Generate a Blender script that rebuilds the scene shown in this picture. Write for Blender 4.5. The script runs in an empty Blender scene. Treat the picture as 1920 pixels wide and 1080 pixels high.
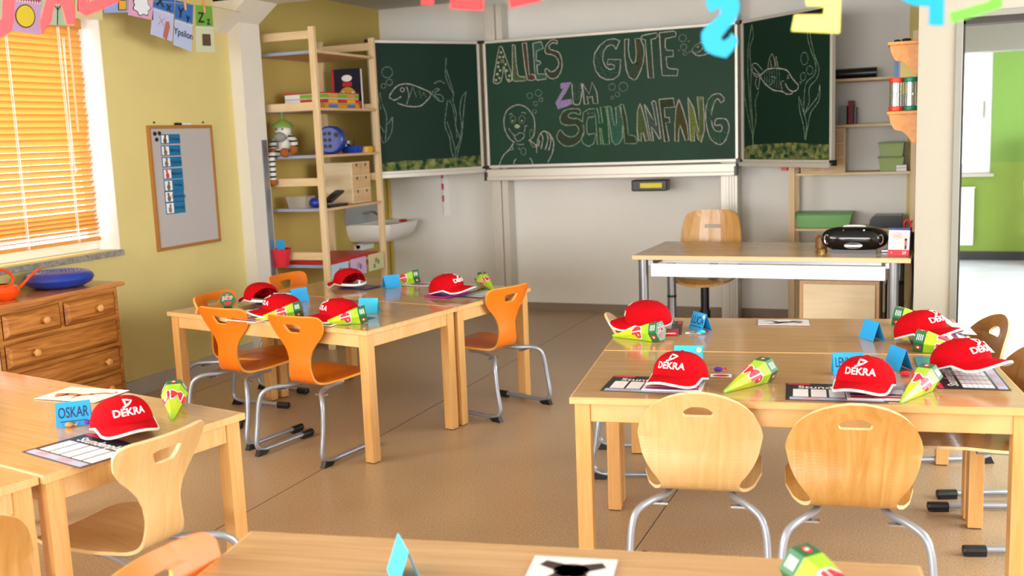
import bpy, bmesh, math, random
from mathutils import Vector, Matrix
random.seed(7)
R = math.radians
C = bpy.context.scene.collection
sc = bpy.context.scene

# ------------------------------------------------------------------ camera (35 mm lens, from line calibration)
FPX, HC = 1912.0, 1.45
yaw, pitch, roll = R(-22.76), R(8.46), R(2.23)
_f = Vector((math.sin(yaw)*math.cos(pitch), math.cos(yaw)*math.cos(pitch), -math.sin(pitch)))
_r = Vector((math.cos(yaw), -math.sin(yaw), 0))
_d = _f.cross(_r)
_r2 = math.cos(roll)*_r + math.sin(roll)*_d
_d2 = -math.sin(roll)*_r + math.cos(roll)*_d
cam = bpy.data.cameras.new('camera')
co = bpy.data.objects.new('camera', cam); C.objects.link(co)
co.matrix_world = Matrix(((_r2.x, -_d2.x, -_f.x, 0), (_r2.y, -_d2.y, -_f.y, 0), (_r2.z, -_d2.z, -_f.z, HC), (0, 0, 0, 1)))
cam.sensor_width = 36; cam.lens = FPX/1920*36
cam.dof.use_dof = True; cam.dof.focus_distance = 4.0; cam.dof.aperture_fstop = 3.2
cam.clip_start = 0.05
sc.camera = co

# ------------------------------------------------------------------ world, lights, exposure
sc.view_settings.view_transform = 'Standard'; sc.view_settings.look = 'None'
sc.view_settings.gamma = 1.0; sc.view_settings.use_curve_mapping = False
sc.view_settings.exposure = 0.22
w = bpy.data.worlds.new('sky'); sc.world = w; w.use_nodes = True
bg = w.node_tree.nodes['Background']
bg.inputs[0].default_value = (0.93, 0.97, 1.0, 1); bg.inputs[1].default_value = 5.5
def area(name, loc, rot, sx, sy, power, col=(1, 1, 1)):
    l = bpy.data.lights.new(name, 'AREA'); l.shape = 'RECTANGLE'; l.size = sx; l.size_y = sy
    l.energy = power; l.color = col
    o = bpy.data.objects.new(name, l); C.objects.link(o); o.location = loc; o.rotation_euler = rot
    return o
# daylight entering through the windows of the left wall behind the camera, the rear wall and the next room, plus an added floor fill
area('daylight_left', (-4.75, -1.2, 1.65), (0, R(-90), 0), 1.5, 6.0, 240, (0.95, 0.98, 1.0))
area('daylight_rear', (-1.2, -6.4, 1.55), (R(90), 0, 0), 5.0, 1.7, 330, (1.0, 0.985, 0.985))
area('daylight_next_room', (3.75, 8.3, 1.5), (0, R(90), 0), 1.9, 4.6, 85, (0.92, 0.96, 1.0))
sp = area('floor_fill_next', (3.6, 8.4, 2.35), (0, R(52), 0), 1.0, 4.0, 48, (0.90, 0.93, 1.0)); sp.data.spread = R(75)  # extra lamp added, aimed down to whiten the next room's floor
area('daylight_right', (2.75, 3.5, 1.6), (0, R(90), 0), 1.5, 3.6, 95, (0.96, 0.98, 1.0))
try:
    sc.cycles.use_denoising = True; sc.cycles.max_bounces = 8
    sc.cycles.sample_clamp_indirect = 6.0
except Exception: pass

# ------------------------------------------------------------------ pixel -> point on a plane of the room
def ray(x, y):
    a = (x-960)/FPX; b = (y-540)/FPX
    return a*_r2 + b*_d2 + _f
def at_z(x, y, z):
    v = ray(x, y); return Vector((0, 0, HC)) + v*((z-HC)/v.z)
def at_y(x, y, Y):
    v = ray(x, y); return Vector((0, 0, HC)) + v*(Y/v.y)
def at_x(x, y, X):
    v = ray(x, y); return Vector((0, 0, HC)) + v*(X/v.x)

# ------------------------------------------------------------------ materials
def lin(h):
    h = h.lstrip('#'); o = []
    for i in (0, 2, 4):
        c = int(h[i:i+2], 16)/255
        o.append(c/12.92 if c <= 0.04045 else ((c+0.055)/1.055)**2.4)
    return (*o, 1)
def M(name, col, rough=0.5, metal=0, spec=0.5, noise=0, nscale=20, bump=0, bscale=200, trans=0, emit=None, sheen=0):
    m = bpy.data.materials.new(name); m.use_nodes = True; nt = m.node_tree
    b = nt.nodes['Principled BSDF']
    b.inputs['Base Color'].default_value = lin(col); b.inputs['Roughness'].default_value = rough
    b.inputs['Metallic'].default_value = metal; b.inputs['Specular IOR Level'].default_value = spec
    if trans: b.inputs['Transmission Weight'].default_value = trans
    if sheen: b.inputs['Sheen Weight'].default_value = sheen
    if emit: b.inputs['Emission Color'].default_value = lin(emit[0]); b.inputs['Emission Strength'].default_value = emit[1]
    tc = nt.nodes.new('ShaderNodeTexCoord')
    if noise:
        n = nt.nodes.new('ShaderNodeTexNoise'); n.inputs['Scale'].default_value = nscale; n.inputs['Detail'].default_value = 4
        nt.links.new(tc.outputs['Object'], n.inputs['Vector'])
        h = nt.nodes.new('ShaderNodeHueSaturation'); h.inputs['Color'].default_value = lin(col)
        mp = nt.nodes.new('ShaderNodeMapRange'); mp.inputs[1].default_value = .3; mp.inputs[2].default_value = .7
        mp.inputs[3].default_value = 1-noise; mp.inputs[4].default_value = 1+noise
        nt.links.new(n.outputs[0], mp.inputs[0]); nt.links.new(mp.outputs[0], h.inputs['Value'])
        nt.links.new(h.outputs[0], b.inputs['Base Color'])
    if bump:
        n2 = nt.nodes.new('ShaderNodeTexNoise'); n2.inputs['Scale'].default_value = bscale; n2.inputs['Detail'].default_value = 3
        nt.links.new(tc.outputs['Object'], n2.inputs['Vector'])
        bp = nt.nodes.new('ShaderNodeBump'); bp.inputs['Strength'].default_value = bump; bp.inputs['Distance'].default_value = .002
        nt.links.new(n2.outputs[0], bp.inputs['Height']); nt.links.new(bp.outputs[0], b.inputs['Normal'])
    return m
def wood(name, c1, c2, rough=.4, scale=(2, 30, 30), detail=5, dist=1.5, knots=0, coat=0):
    """stretched-noise grain; scale small along the grain axis"""
    m = bpy.data.materials.new(name); m.use_nodes = True; nt = m.node_tree; b = nt.nodes['Principled BSDF']
    tc = nt.nodes.new('ShaderNodeTexCoord'); mp = nt.nodes.new('ShaderNodeMapping'); mp.inputs['Scale'].default_value = scale
    nt.links.new(tc.outputs['Object'], mp.inputs['Vector'])
    n = nt.nodes.new('ShaderNodeTexNoise'); n.inputs['Scale'].default_value = 1.0; n.inputs['Detail'].default_value = detail
    n.inputs['Distortion'].default_value = dist
    nt.links.new(mp.outputs[0], n.inputs['Vector'])
    cr = nt.nodes.new('ShaderNodeValToRGB'); cr.color_ramp.elements[0].position = .3; cr.color_ramp.elements[1].position = .7
    cr.color_ramp.elements[0].color = lin(c1); cr.color_ramp.elements[1].color = lin(c2)
    nt.links.new(n.outputs[0], cr.inputs[0]); nt.links.new(cr.outputs[0], b.inputs['Base Color'])
    b.inputs['Roughness'].default_value = rough
    if coat: b.inputs['Coat Weight'].default_value = coat; b.inputs['Coat Roughness'].default_value = .12
    return m
def chalk(name, col, amount=.75, nscale=160, base='#1a3b2b'):
    m = bpy.data.materials.new(name); m.use_nodes = True; nt = m.node_tree; b = nt.nodes['Principled BSDF']
    tc = nt.nodes.new('ShaderNodeTexCoord'); n = nt.nodes.new('ShaderNodeTexNoise'); n.inputs['Scale'].default_value = nscale
    n.inputs['Detail'].default_value = 3
    nt.links.new(tc.outputs['Object'], n.inputs['Vector'])
    cr = nt.nodes.new('ShaderNodeValToRGB'); cr.color_ramp.elements[0].position = .62-amount*.35; cr.color_ramp.elements[1].position = .95-amount*.35
    cr.color_ramp.elements[0].color = lin(base); cr.color_ramp.elements[1].color = lin(col)
    nt.links.new(n.outputs[0], cr.inputs[0]); nt.links.new(cr.outputs[0], b.inputs['Base Color'])
    b.inputs['Roughness'].default_value = .9; b.inputs['Specular IOR Level'].default_value = .1
    return m

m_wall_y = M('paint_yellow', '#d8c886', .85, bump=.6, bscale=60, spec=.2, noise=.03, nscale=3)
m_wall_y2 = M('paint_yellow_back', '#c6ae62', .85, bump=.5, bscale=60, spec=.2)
m_wall_w = M('paint_white', '#e9e7e1', .85, bump=.3, bscale=70, spec=.2, noise=.02, nscale=2)
m_ceil = M('ceiling_white', '#cfcdc6', .9, spec=.1)
m_beam = M('beam_white', '#e2ddd2', .8, spec=.2, noise=.02, nscale=4)
m_pill = M('paint_greige', '#b3ad9e', .85, bump=.4, bscale=60, spec=.2)
m_green = M('paint_green', '#86a04a', .85, spec=.2)
m_green2 = M('paint_green_pale', '#76984a', .85, spec=.2)
m_white = M('white_lacquer', '#eceae4', .35)
m_base_l = M('skirting_grey', '#b9b2a8', .6)
m_base_b = M('skirting_brown', '#8d7c6a', .55)
m_dark = M('dark_rubber', '#2c2f30', .5)
m_frame_g = M('door_steel_grey', '#8b8a80', .45)
m_frame_d = M('door_seal_dark', '#332d26', .6)
m_gran = M('granite_sill', '#8f8a80', .6, noise=.35, nscale=55)
m_alu = M('aluminium_pale', '#d3cec4', .35, metal=.25)
m_alu2 = M('steel_tube_grey', '#a9b0bd', .32, metal=.55)
m_chrome = M('chrome', '#c9ccd2', .15, metal=1)
m_silver = M('silver_tube', '#9ba0a8', .28, metal=.8)
m_black = M('black_plastic', '#16171a', .35)
m_blackg = M('black_gloss', '#0b0b0d', .08)
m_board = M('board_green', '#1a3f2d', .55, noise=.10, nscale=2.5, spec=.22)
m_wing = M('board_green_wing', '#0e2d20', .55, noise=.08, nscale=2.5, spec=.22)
m_beech = wood('beech_table', '#d8a766', '#e6bb80', .35, (3, 40, 3), coat=.2)
m_beechleg = wood('beech_leg', '#d59c54', '#e2b170', .38, (40, 40, 2.5), coat=.2)
m_lam = wood('laminate_beech', '#bb8f5c', '#cda373', .17, (3, 70, 3), dist=.6, coat=.45)
m_ply = wood('plywood_pale', '#d3a76a', '#e0bb84', .35, (26, 3, 3), coat=.2)
m_ply2 = wood('plywood_honey', '#bb853c', '#cf9f5e', .33, (20, 4, 3), coat=.25, dist=2.5)
m_plyd = wood('plywood_brown', '#8a5c2a', '#a06f38', .33, (26, 3, 3), coat=.25)
m_edge = M('ply_edge', '#e9c995', .5)
m_orange = M('orange_lacquer', '#e97a14', .35, noise=.03, nscale=8)
m_orangee = M('orange_edge', '#f3a646', .45)
m_pine = wood('pine_raw', '#d9ba8a', '#e8d0a8', .55, (12, 12, 1.6), dist=2)
m_pineh = wood('pine_raw_rail', '#d9ba8a', '#e8d0a8', .55, (1.6, 12, 12), dist=2)
m_pines = wood('pine_shelf', '#cfa877', '#dcbb8e', .6, (12, 1.6, 12), dist=2)
m_chest = wood('pine_amber', '#8f4f17', '#c98a41', .35, (18, 1.6, 26), dist=2.6, detail=4, coat=.2)
m_chestt = wood('pine_amber_top', '#b4703a', '#c98b4f', .22, (26, 1.6, 18), dist=1.6, coat=.3)
m_knob = wood('knob_pine', '#c98a4a', '#dfa869', .35, (20, 20, 20))
m_desk = wood('desk_laminate', '#b28c60', '#c4a074', .25, (3, 40, 3), dist=.6, coat=.3)
m_deske = M('desk_edge', '#dcb98a', .4)
m_cab = wood('maple_panel', '#e4cfa8', '#eedcbb', .45, (2.5, 20, 20), dist=.8)
m_bracket = wood('bracket_orange', '#c07a28', '#d68f38', .4, (20, 3, 20))
m_red = M('cap_red', '#b90512', .9, bump=.35, bscale=900, spec=.1)
m_redin = M('cap_lining', '#8a0d14', .9)
m_wh = M('white_cloth', '#f2f3f2', .7)
m_silvp = M('reflective_piping', '#dfe8e4', .35)
m_blue = M('card_blue', '#199fe0', .6)
m_blue2 = M('card_cyan', '#35c3ea', .6)
m_ink = M('ink_navy', '#12285a', .5)
m_inkk = M('ink_black', '#15161a', .5)
m_paper = M('paper_white', '#f1eef0', .55)
m_paperg = M('laminated_paper', '#efe9ea', .15)
m_sheetb = M('print_black', '#26262c', .3)
m_sheetp = M('print_pink', '#cf9fb0', .4)
m_sheetr = M('print_red', '#cf2331', .4)
m_sheetl = M('print_lilac', '#b7bcd6', .4)
m_lime = M('carton_lime', '#a3d32a', .35)
m_dgreen = M('carton_dark_green', '#1d6a3b', .35)
m_dgreen2 = M('carton_green_side', '#2b7c4c', .35)
m_redp = M('print_bright_red', '#dd1f36', .4)
m_violet = M('purple_plastic', '#5a2aa0', .3)
m_magenta = M('magenta_paper', '#b5248c', .35)
m_teal = M('teal_paper', '#2b8291', .35)
m_navy = M('navy_paper', '#1c2f6e', .25)
m_bluep = M('blue_rubber', '#1a3a9c', .3)
m_can = M('orange_plastic', '#ea4c0c', .18, noise=.02)
m_leaf = M('leaf_green', '#2f5a1f', .4)
m_clear = M('clear_plastic', '#e8e6e4', .15, trans=.75)
m_yel = M('yellow_card', '#e8d93a', .6)

def lime_mat():
    m = bpy.data.materials.new('carton_lime_yellow'); m.use_nodes = True; nt = m.node_tree; b = nt.nodes['Principled BSDF']
    tc = nt.nodes.new('ShaderNodeTexCoord'); n = nt.nodes.new('ShaderNodeTexNoise'); n.inputs['Scale'].default_value = 14
    nt.links.new(tc.outputs['Object'], n.inputs['Vector'])
    cr = nt.nodes.new('ShaderNodeValToRGB'); cr.color_ramp.elements[0].position = .38; cr.color_ramp.elements[1].position = .6
    cr.color_ramp.elements[0].color = lin('#8fcb2e'); cr.color_ramp.elements[1].color = lin('#bccf24')
    nt.links.new(n.outputs[0], cr.inputs[0]); nt.links.new(cr.outputs[0], b.inputs['Base Color']); b.inputs['Roughness'].default_value = .3
    return m
m_limey = lime_mat()
def floor_mat(name, c1, c2, rough):
    m = bpy.data.materials.new(name); m.use_nodes = True; nt = m.node_tree; b = nt.nodes['Principled BSDF']
    tc = nt.nodes.new('ShaderNodeTexCoord')
    n = nt.nodes.new('ShaderNodeTexNoise'); n.inputs['Scale'].default_value = 130; n.inputs['Detail'].default_value = 3
    n2 = nt.nodes.new('ShaderNodeTexNoise'); n2.inputs['Scale'].default_value = 3; n2.inputs['Detail'].default_value = 4
    for k in (n, n2): nt.links.new(tc.outputs['Object'], k.inputs['Vector'])
    ad = nt.nodes.new('ShaderNodeMath'); ad.operation = 'MULTIPLY_ADD'; ad.inputs[1].default_value = .22
    nt.links.new(n2.outputs[0], ad.inputs[0]); nt.links.new(n.outputs[0], ad.inputs[2])
    cr = nt.nodes.new('ShaderNodeValToRGB'); cr.color_ramp.elements[0].position = .46; cr.color_ramp.elements[1].position = .78
    cr.color_ramp.elements[0].color = lin(c1); cr.color_ramp.elements[1].color = lin(c2)
    nt.links.new(ad.outputs[0], cr.inputs[0]); nt.links.new(cr.outputs[0], b.inputs['Base Color'])
    mr = nt.nodes.new('ShaderNodeMapRange'); mr.inputs[3].default_value = rough-.05; mr.inputs[4].default_value = rough+.1
    nt.links.new(n2.outputs[0], mr.inputs[0]); nt.links.new(mr.outputs[0], b.inputs['Roughness'])
    return m
m_floor = floor_mat('linoleum_tan', '#a88a66', '#c8ab86', .3)
m_floor2 = floor_mat('linoleum_grey_glare', '#c9cad4', '#dfe0ea', .2)  # grey lino, lightened so the colour carries the window glare
def slat_mat():
    m = bpy.data.materials.new('slat_wood'); m.use_nodes = True; nt = m.node_tree; b = nt.nodes['Principled BSDF']
    b.inputs['Base Color'].default_value = lin('#cf9c58'); b.inputs['Roughness'].default_value = .4
    t = nt.nodes.new('ShaderNodeBsdfTranslucent'); t.inputs[0].default_value = lin('#ffd890')
    mx = nt.nodes.new('ShaderNodeMixShader'); mx.inputs[0].default_value = .5
    nt.links.new(b.outputs[0], mx.inputs[1]); nt.links.new(t.outputs[0], mx.inputs[2])
    nt.links.new(mx.outputs[0], nt.nodes['Material Output'].inputs[0])
    return m
m_slat = slat_mat()
def glass_mat(name, tint, k=.9):
    m = bpy.data.materials.new(name); m.use_nodes = True; nt = m.node_tree
    nt.nodes.remove(nt.nodes['Principled BSDF'])
    t = nt.nodes.new('ShaderNodeBsdfTransparent'); t.inputs[0].default_value = lin(tint)
    g = nt.nodes.new('ShaderNodeBsdfGlossy'); g.inputs['Roughness'].default_value = .03
    mx = nt.nodes.new('ShaderNodeMixShader'); mx.inputs[0].default_value = 1-k
    nt.links.new(t.outputs[0], mx.inputs[1]); nt.links.new(g.outputs[0], mx.inputs[2])
    nt.links.new(mx.outputs[0], nt.nodes['Material Output'].inputs[0])
    return m
m_pane = glass_mat('window_glass', '#f6fbff', .94)
m_tglass = glass_mat('timer_glass', '#dfe6e4', .8)

# ------------------------------------------------------------------ mesh builder
class MB:
    def __init__(s): s.v = []; s.f = []; s.m = []
    def add(s, vs, fs, mi=0, T=None):
        n = len(s.v)
        for p in vs:
            p = Vector(p)
            s.v.append(T @ p if isinstance(T, Matrix) else (T(p) if T else p))
        for f in fs: s.f.append([i+n for i in f]); s.m.append(mi)
        return s
    def box(s, x0, x1, y0, y1, z0, z1, mi=0, T=None):
        vs = [(x, y, z) for x in (x0, x1) for y in (y0, y1) for z in (z0, z1)]
        return s.add(vs, [(0, 1, 3, 2), (4, 6, 7, 5), (0, 4, 5, 1), (2, 3, 7, 6), (0, 2, 6, 4), (1, 5, 7, 3)], mi, T)
    def prism(s, poly, frame, d0, d1, mi=0, T=None, mi_side=None):
        """poly = 2D points; frame(u, v, d) -> 3D; extruded d0..d1"""
        n = len(poly)
        vs = [frame(u, v, d0) for u, v in poly] + [frame(u, v, d1) for u, v in poly]
        s.add(vs, [list(range(n))[::-1], list(range(n, 2*n))], mi, T)
        s.add(vs, [(i, (i+1) % n, n+(i+1) % n, n+i) for i in range(n)], mi if mi_side is None else mi_side, T)
        return s
    def tube(s, pts, r, n=10, mi=0, closed=False, T=None, r2=None):
        pts = [Vector(p) for p in pts]; k = len(pts); vs = []; fs = []
        up = None
        for i, p in enumerate(pts):
            a = pts[(i-1) % k] if (i > 0 or closed) else p; b = pts[(i+1) % k] if (i < k-1 or closed) else p
            t = (b-a).normalized()
            if up is None: up = Vector((0, 0, 1)) if abs(t.z) < .9 else Vector((1, 0, 0))
            sd = t.cross(up)
            if sd.length < 1e-6: sd = t.cross(Vector((1, .3, .2)))
            sd.normalize(); up = sd.cross(t).normalized()
            rr = r if r2 is None else r + (r2-r)*i/(k-1)
            for j in range(n):
                an = 2*math.pi*j/n; vs.append(p + rr*(math.cos(an)*sd + math.sin(an)*up))
        for i in range(k if closed else k-1):
            for j in range(n):
                a = i*n+j; b = i*n+(j+1) % n; c = ((i+1) % k)*n+(j+1) % n; d = ((i+1) % k)*n+j
                fs.append((a, b, c, d))
        if not closed: fs.append(list(range(n))[::-1]); fs.append([(k-1)*n+j for j in range(n)])
        return s.add(vs, fs, mi, T)
    def lathe(s, prof, n=24, mi=0, T=None, cap=True, sx=1, sy=1):
        vs = []; fs = []
        for r_, z in prof:
            for j in range(n):
                a = 2*math.pi*j/n; vs.append((r_*math.cos(a)*sx, r_*math.sin(a)*sy, z))
        for i in range(len(prof)-1):
            for j in range(n):
                fs.append((i*n+j, i*n+(j+1) % n, (i+1)*n+(j+1) % n, (i+1)*n+j))
        if cap: fs.append(list(range(n))[::-1]); fs.append([(len(prof)-1)*n+j for j in range(n)])
        return s.add(vs, fs, mi, T)
    def ball(s, c, rx, ry=None, rz=None, n=16, mi=0, T=None):
        ry = ry or rx; rz = rz or rx; k = n//2
        prof = [(max(1e-4, math.sin(math.pi*i/k)), -math.cos(math.pi*i/k)) for i in range(k+1)]
        vs = []; fs = []
        for r_, z in prof:
            for j in range(n):
                a = 2*math.pi*j/n; vs.append((c[0]+rx*r_*math.cos(a), c[1]+ry*r_*math.sin(a), c[2]+rz*z))
        for i in range(k):
            for j in range(n): fs.append((i*n+j, i*n+(j+1) % n, (i+1)*n+(j+1) % n, (i+1)*n+j))
        return s.add(vs, fs, mi, T)
    def grid(s, rows, mi=0, skip=None, T=None):
        n = len(rows[0]); vs = [p for r_ in rows for p in r_]
        fs = [(i*n+j, i*n+j+1, (i+1)*n+j+1, (i+1)*n+j) for i in range(len(rows)-1) for j in range(n-1) if not (skip and skip(i, j))]
        return s.add(vs, fs, mi, T)
    def build(s, name, mats, parent=None, smooth=False, bevel=0, angle=35):
        me = bpy.data.meshes.new(name); me.from_pydata([tuple(p) for p in s.v], [], s.f)
        for m in (mats if isinstance(mats, (list, tuple)) else [mats]): me.materials.append(m)
        for p, mi in zip(me.polygons, s.m): p.material_index = mi
        if not smooth or angle:
            bm = bmesh.new(); bm.from_mesh(me); bmesh.ops.recalc_face_normals(bm, faces=bm.faces); bm.to_mesh(me); bm.free()
        if smooth:
            for p in me.polygons: p.use_smooth = True
            me.set_sharp_from_angle(angle=R(angle)) if hasattr(me, 'set_sharp_from_angle') else None
        me.update()
        o = bpy.data.objects.new(name, me); C.objects.link(o)
        if parent: o.parent = parent
        if bevel:
            b = o.modifiers.new('bevel', 'BEVEL'); b.width = bevel; b.segments = 2; b.limit_method = 'ANGLE'; b.angle_limit = R(40)
        return o
def thing(name, label, cat, loc=(0, 0, 0), rz=0, group=None, rot=None):
    o = bpy.data.objects.new(name, None); C.objects.link(o); o.location = loc
    o.rotation_euler = rot if rot else (0, 0, R(rz)); o['label'] = label; o['category'] = cat
    if group: o['group'] = group
    return o
def tag(o, label, cat, group=None):
    o['label'] = label; o['category'] = cat
    if group: o['group'] = group
    return o
def struct(o): o['kind'] = 'structure'; return o
def dup(root, loc, rz, label, group=None, rot=None):
    def cp(o, par):
        c = o.copy(); C.objects.link(c); c.parent = par
        for ch in [k for k in bpy.data.objects if k.parent == o]: cp(ch, c)
        return c
    c = cp(root, None); c.location = loc; c.rotation_euler = rot if rot else (0, 0, R(rz)); c['label'] = label
    if group: c['group'] = group
    return c
_tc = {}
def text_geo(body, size=1.0, bold=0.0):
    k = (body, size, bold)
    if k in _tc: return _tc[k]
    cu = bpy.data.curves.new('t', 'FONT'); cu.body = body; cu.size = size; cu.offset = bold*size
    cu.align_x = 'CENTER'; cu.align_y = 'CENTER'; cu.resolution_u = 3; cu.fill_mode = 'FRONT'
    o = bpy.data.objects.new('t', cu); C.objects.link(o)
    me = o.to_mesh()
    vs = [v.co.copy() for v in me.vertices]; fs = [list(p.vertices) for p in me.polygons]
    o.to_mesh_clear(); bpy.data.objects.remove(o); bpy.data.curves.remove(cu)
    _tc[k] = (vs, fs); return _tc[k]
def catmull(pts, k=4, closed=False):
    pts = [Vector(p) for p in pts]; n = len(pts); out = []
    if n < 3: return pts
    for i in range(n if closed else n-1):
        g = (lambda j: pts[j % n]) if closed else (lambda j: pts[max(0, min(n-1, j))])
        p0, p1, p2, p3 = g(i-1), g(i), g(i+1), g(i+2)
        for t in range(k):
            t = t/k; out.append(.5*((2*p1)+(p2-p0)*t+(2*p0-5*p1+4*p2-p3)*t*t+(3*p1-p0-3*p2+p3)*t**3))
    out.append(pts[0] if closed else pts[-1])
    return out

# ================================================================== THE ROOM
XL, YB, ZC = -4.40, 7.87, 2.56
YP = 5.80                                   # line of the partition / door opening
b = MB().box(-4.7, 4.0, -6.6, YP+.1, -.1, 0); struct(b.build('floor', m_floor))
fl = bpy.data.objects['floor']
MB().box(-4.7, .1, YP+.1, 8.1, -.1, 0).build('floor_strip', m_floor, fl)
MB().box(.1, 4.0, YP+.1, 11.6, -.1, 0).build('floor_strip', m_floor2, fl)
for xs in (-2.53, -.95, -4.1):
    MB().box(xs-.0015, xs+.0015, -2, 7.8, 0, .0006).build('floor_seam', m_frame_d, fl)
MB().box(.1, 1.6, YP+.09, YP+.11, 0, .001).build('floor_seam', m_frame_d, fl)
b = MB().box(-4.7, 4.0, -6.6, 11.7, ZC, ZC+.1); struct(b.build('ceiling', m_ceil))
# left wall with two window openings (the second one is behind the camera's left)
b = MB(); W0, W1, WZ0, WZ1 = 2.5, 4.6, .885, 2.2
b.box(-4.66, XL, -6.6, -4.3, 0, ZC); b.box(-4.66, XL, 2.0, W0, 0, ZC)
b.box(-4.66, XL, -4.3, 2.0, 0, .885); b.box(-4.66, XL, -4.3, 2.0, 2.35, ZC)
b.box(-4.66, XL, W0, W1, 0, WZ0); b.box(-4.66, XL, W0, W1, WZ1, ZC); b.box(-4.66, XL, W1, 5.97, 0, ZC)
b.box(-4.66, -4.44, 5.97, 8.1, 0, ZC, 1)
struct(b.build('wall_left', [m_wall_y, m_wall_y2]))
struct(MB().box(-4.45, .1, YB, 8.1, 0, ZC).build('wall_back', m_wall_w))
# rear and right walls (never seen from here, they close the room)
b = MB().box(-4.7, 4.0, -6.7, -6.6, 0, .7).box(-4.7, 4.0, -6.7, -6.6, 2.4, ZC).box(-4.7, -3.8, -6.7, -6.6, .7, 2.4).box(1.4, 4.0, -6.7, -6.6, .7, 2.4)
struct(b.build('wall_rear', m_wall_w))
b = MB().box(2.8, 2.9, -6.6, 1.6, 0, ZC); b.box(2.8, 2.9, 5.4, YP, 0, ZC); b.box(2.8, 2.9, 1.6, 5.4, 0, .85); b.box(2.8, 2.9, 1.6, 5.4, 2.35, ZC)
struct(b.build('wall_right', m_wall_w))
# partition wall end (pillar) running back to the blackboard wall, and wall above the opening
b = MB().box(-.103, .073, YP, YB, 0, ZC)
b.box(.073, 2.8, YP, YP+.12, 1.975, ZC); b.box(1.75, 2.8, YP, YP+.12, 0, 1.975)
struct(b.build('wall_partition', m_pill))
struct(MB().box(-.2, -.104, YB-.004, YB, 0, ZC).build('trim_1', m_wall_y))
# door frame of the wide opening
d = struct(MB().box(.073, .108, YP-.012, YP+.14, 0, 1.955, 0).box(.073, 1.75, YP-.012, YP+.14, 1.955, 1.985, 0).build('door_1', m_frame_g, bevel=.003))
MB().box(.108, .119, YP+.02, YP+.16, 0, 1.944).box(.108, 1.75, YP+.02, YP+.16, 1.925, 1.955).build('door_seal', m_frame_d, d)
# next room: green wall with window, radiator, lintel
b = MB(); GY = 11.5
wx0, wx1, wz0, wz1 = -.35, .50, .89, 2.25
b.box(-.3, wx0, GY, GY+.15, 0, ZC); b.box(wx1, 4.0, GY, GY+.15, 0, 1.0, 0); b.box(wx1, 4.0, GY, GY+.15, 1.0, ZC, 1)
b.box(wx0, wx1, GY, GY+.15, 0, wz0, 0); b.box(wx0, wx1, GY, GY+.15, wz1, ZC, 1)
struct(b.build('wall_green', [m_green, m_green2]))
b = MB().box(3.8, 3.9, YP, 6.0, 0, ZC); b.box(3.8, 3.9, 10.6, 11.6, 0, ZC); b.box(3.8, 3.9, 6.0, 10.6, 0, .4); b.box(3.8, 3.9, 6.0, 10.6, 2.45, ZC)
struct(b.build('wall_next_right', m_green))
struct(MB().box(-.1, .0, 8.1, 11.5, 0, ZC).build('wall_next_left', m_wall_w))
struct(MB().box(.074, 3.8, 7.9, 8.1, 1.903, 2.10).build('trim_2', m_frame_g))
struct(MB().box(0, 3.8, GY-.012, GY, 0, .09).build('baseboard_green', m_dark))
wn = struct(MB().box(wx0, wx1, GY+.02, GY+.1, wz0, wz0+.10).box(.385, wx1, GY+.02, GY+.1, wz0+.1, wz1-.09).box(wx0, wx1, GY+.02, GY+.1, wz1-.09, wz1).build('window_2', m_white, bevel=.005))
MB().box(wx0, .39, GY+.05, GY+.056, wz0+.1, wz1-.09).build('pane', m_pane, wn)
MB().box(wx0, wx1+.03, GY-.06, GY+.02, wz0-.03, wz0).build('window_sill', m_base_l, wn)
MB().box(.42, .435, GY-.01, GY+.02, 1.45, 1.62).tube([(.43, GY-.02, 1.6), (.43, GY-.02, 1.48)], .009).build('window_handle', m_frame_g, wn)
# skirtings
struct(MB().box(-4.44, -.104, YB-.014, YB, 0, .065).build('baseboard_back', m_base_b))
struct(MB().box(XL, XL+.014, -6.6, 5.75, 0, .098).build('baseboard_left', m_base_l))
# concrete column, haunch and beam at the left wall
cy0, cy1, cx = 5.75, 5.97, -4.305
b = MB().box(XL, cx, cy0, cy1, 0, 2.3)
b.prism([(-4.41, 2.19), (-4.13, 2.40), (-4.13, 2.5), (-4.41, 2.5)], lambda u, v, d_: (u, d_, v), 5.62, 5.965)
b.box(-4.41, .073, 5.62, 5.965, 2.395, ZC)
struct(b.build('trim_3', m_beam))
MB().box(cx, cx+.008, 5.90, 5.955, .0, 1.49).build('metal_guard', m_silver, bpy.data.objects['trim_3'])

# window 1 : frame, pane, sill
wn = MB()
wn.box(-4.63, -4.56, W0, W1, WZ0, WZ0+.055); wn.box(-4.63, -4.56, W1-.075, W1, WZ0+.055, WZ1-.06); wn.box(-4.63, -4.56, W0, W1, WZ1-.06, WZ1); wn.box(-4.63, -4.56, 3.4, 3.48, WZ0+.055, WZ1-.06)
wn = struct(wn.build('window_1', m_white, bevel=.006))
MB().box(-4.60, -4.594, W0, 3.4, WZ0+.055, WZ1-.06).build('pane', m_pane, wn)
MB().box(-4.60, -4.594, 3.48, W1-.075, WZ0+.055, WZ1-.06).build('pane', m_pane, wn)
MB().box(-4.56, XL+.001, W1-.006, W1-.001, WZ0, WZ1).box(-4.56, XL+.001, W0, W1, WZ1-.006, WZ1-.001).build('window_reveal', m_white, wn)
MB().box(-4.56, XL+.025, W0, W1+.005, WZ0-.033, WZ0-.001).build('window_sill', m_gran, wn, bevel=.004)
wn = struct(MB().box(-4.63, -4.56, -4.3, 2.0, .885, .95).box(-4.63, -4.56, -4.3, 2.0, 2.29, 2.35).box(-4.63, -4.56, -2.2, -2.1, .95, 2.29).box(-4.63, -4.56, .16, .24, .95, 2.29).build('window_3', m_white))

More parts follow.
